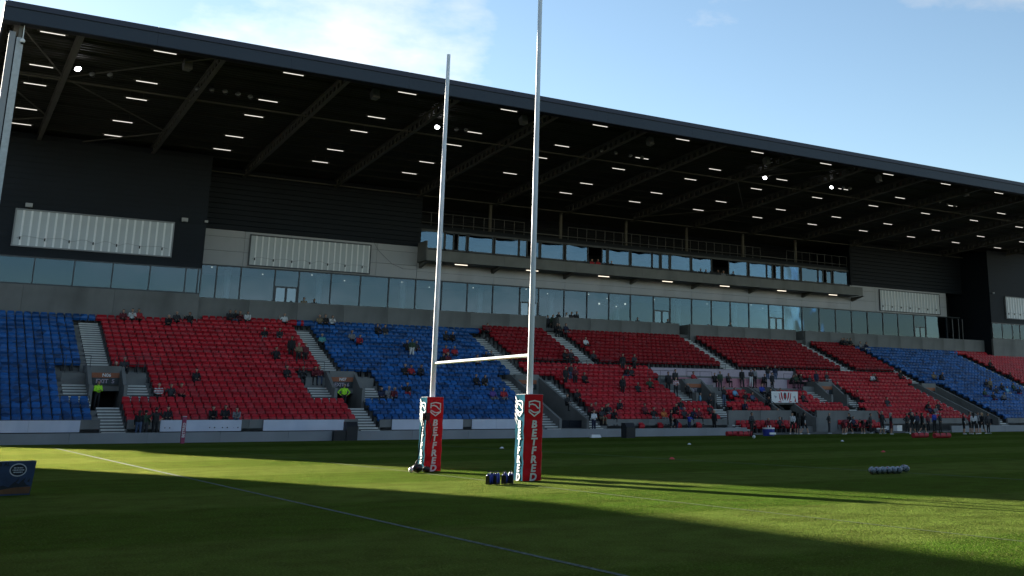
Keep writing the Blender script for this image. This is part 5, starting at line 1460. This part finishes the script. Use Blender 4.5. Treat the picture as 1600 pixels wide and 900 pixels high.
p = at(261, 646, Y=70.3); crowd('alone in the front row by the left lower stair', [(261, 647, 'sit', 'black', 'black')], G1)
# concourse behind the parapet
conc = [(845, 494, 'stand', 'green', 'person in green hood first from left behind the parapet at the stair opening'), (856, 494, 'stand', 'charcoal', 'second person from left behind the parapet at the stair opening'), (864, 493, 'stand', 'green', 'third person in green behind the parapet at the stair opening'), (873, 489, 'hands', 'black', 'tall person in black behind the parapet right of the stair opening'),
        (885, 490, 'stand_f', 'white', 'person in white behind the parapet under the middle windows'), (893, 489, 'hands', 'charcoal', 'person in open dark jacket behind the parapet under the middle windows'), (901, 489, 'stand', 'black', 'rightmost person in black of the group behind the parapet'),
        (996, 498, 'stand', 'black', 'lone dark figure behind the parapet under the chandelier'), (1043, 490, 'stand', 'black', 'dark figure standing at the lounge door'), (1107, 509, 'stand', 'black', 'head just showing over the parapet near the second stair opening'), (1141, 506, 'hands', 'charcoal', 'dark figure leaning on the parapet right of the second stair opening'),
        (475, 467, 'stand', 'tan', 'pale figure behind the parapet at the left lounge door'), (491, 470, 'stand', 'black', 'dark figure behind the parapet right of the left lounge door')]
for x, y, po, top, lb in conc:
    Yc = 90.2 if x in (1043,) else 88.9
    p = at(x, y, Y=Yc); zt = p.z - 1.62
    stand_at((p.x, Yc, max(8.45, min(9.2, zt)) if zt < 9.2 else 9.2), po, 0, top, 'black', lb, 'people on the concourse')
for x, y, po, top, lb in ((925.5, 401, 'sit', 'red', 'person in red on the balcony, left of the pair'), (935, 400, 'sit', 'red', 'person in red on the balcony, right of the pair'), (956, 404, 'turn', 'black', 'person in black on the balcony beside the pair in red'), (1095, 421, 'sit', 'black', 'left dark figure on the right half of the balcony'), (1100.6, 420, 'lean', 'black', 'second dark figure on the right half of the balcony'), (1122.5, 421, 'sit', 'charcoal', 'dark figure in the gap between balcony windows'), (1131, 420, 'turn', 'grey', 'figure with a pale sleeve in the gap between balcony windows'), (1143, 425, 'lean', 'black', 'rightmost dark figure on the balcony')):
    p = at(x, y, Y=90.3); stand_at((p.x, 89.9, 14.95), po, 0, top, 'black', lb, 'people on the balcony')
# pitch side, placed by their feet
def pside(px_, py_, pose, rz, top, leg, label, **k):
    p = at(px_, py_, Z=0); return stand_at((p.x, p.y, 0), pose, rz, top, leg, label, 'people at the pitch side', **k)
pside(1175, 682.5, 'hands', 15, 'charcoal', 'black', 'steward in dark jacket with grey bands standing alone before the dugout', hair='black')
pside(1239, 679, 'walk', -60, 'white', 'black', 'player in white and black walking out of the tunnel', shin='skin', shoe='white')
pside(1248, 679, 'stand_f', 170, 'black', 'black', 'player in black with bare legs at the tunnel mouth', shin='skin', shoe='white')
pside(1257, 679.5, 'walk', 90, 'black', 'black', 'player in black with white shoes stepping right at the tunnel mouth', shin='skin', shoe='white', sleeve='white')
pside(1279, 674.5, 'point', -70, 'black', 'black', 'player in black reaching out an arm beside the tunnel wall', shin='skin', shoe='white')
pside(1296, 678, 'hips', 30, 'black', 'charcoal', 'grey haired person in black jacket beside the white crate', hair='greyhair', shoe='white')
pside(1319, 679, 'bend', 100, 'maroon', 'maroon', 'player in dark red bending over to the left', shin='skin', shoe='white')
pside(1328, 678.5, 'walk', -80, 'black', 'black', 'player in black with a white sleeve beside the bending player', shin='skin', shoe='white', sleeve='white')
pside(1379, 678.5, 'reach', 0, 'black', 'black', 'player in black raising one arm with legs apart', shin='skin', shoe='white', s=1.06)
pside(1393, 679, 'stand_f', 60, 'black', 'maroon', 'player with long dark hair in front of the white crate', shin='skin', shoe='white')
pside(1409, 675, 'point', 80, 'charcoal', 'black', 'steward in dark banded jacket pointing left beside the green crate')
pside(1427, 679, 'walk', -70, 'black', 'black', 'player in black with a white sleeve striding left', shin='skin', shoe='white', sleeve='white')
pside(1442, 678, 'walk', 80, 'black', 'black', 'player in black walking behind the red tackle bag', shin='skin', shoe='white')
pside(1451, 675.5, 'stand', 0, 'maroon', 'black', 'person in dark red jacket left of the blue coat', shoe='red')
pside(1461, 676, 'stand', 180, 'blue', 'black', 'person in long bright blue coat seen from behind', shoe='red', s=1.04)
pside(1470, 676, 'hips', 20, 'black', 'black', 'man in black tracksuit right of the blue coat')
pside(1507, 679, 'stand_f', 60, 'black', 'black', 'player with red hair, first from left of the far right group', shin='skin', shoe='white', hair='red', sleeve='white')
pside(1517, 678.5, 'hips', 20, 'red', 'black', 'player in red top, second from left of the far right group', shin='skin', shoe='white')
pside(1523, 679, 'stand_f', 120, 'white', 'black', 'player in white top, third from left of the far right group', shin='skin', shoe='white')
pside(1530, 678.5, 'stand', -60, 'grey', 'black', 'player in grey top, fourth from left of the far right group', shin='skin', shoe='white')
pside(1536, 679, 'walk', -90, 'black', 'black', 'player in black with one foot lifted, rightmost of the far right group', shin='skin', shoe='white', hair='blonde')

pside(1349, 678, 'bend', -70, 'black', 'maroon', 'player in black bending over the rucksacks', shin='skin', shoe='white')
pside(1361, 677.5, 'stand', 30, 'charcoal', 'black', 'staff member in charcoal beside the rucksacks', shoe='white')
pside(1418, 677, 'hips', 10, 'black', 'black', 'staff member in black behind the striding player', shoe='white')
pside(1434, 676.5, 'stand', 170, 'navy', 'black', 'staff member in navy between the two walking players')
pside(1285, 677, 'walk', 40, 'black', 'black', 'player in black walking between the tunnel wall and the crate', shin='skin', shoe='white')
pside(1545, 678, 'stand', 0, 'charcoal', 'black', 'staff member in charcoal right of the far right group', shoe='white')
for k, x in enumerate((55.9, 57.4, 58.9, 67.1, 68.6)):
    person(('sit', 'lean', 'turn')[k % 3], (x, 68.72, .1), R(5 * k - 8), ('black', 'maroon', 'charcoal', 'navy', 'black')[k], 'black', '%s substitute sitting in the front dugout row, %s from left' % (('black', 'dark red', 'grey', 'navy', 'black')[k], BAY[k]), 'people in the dugouts')
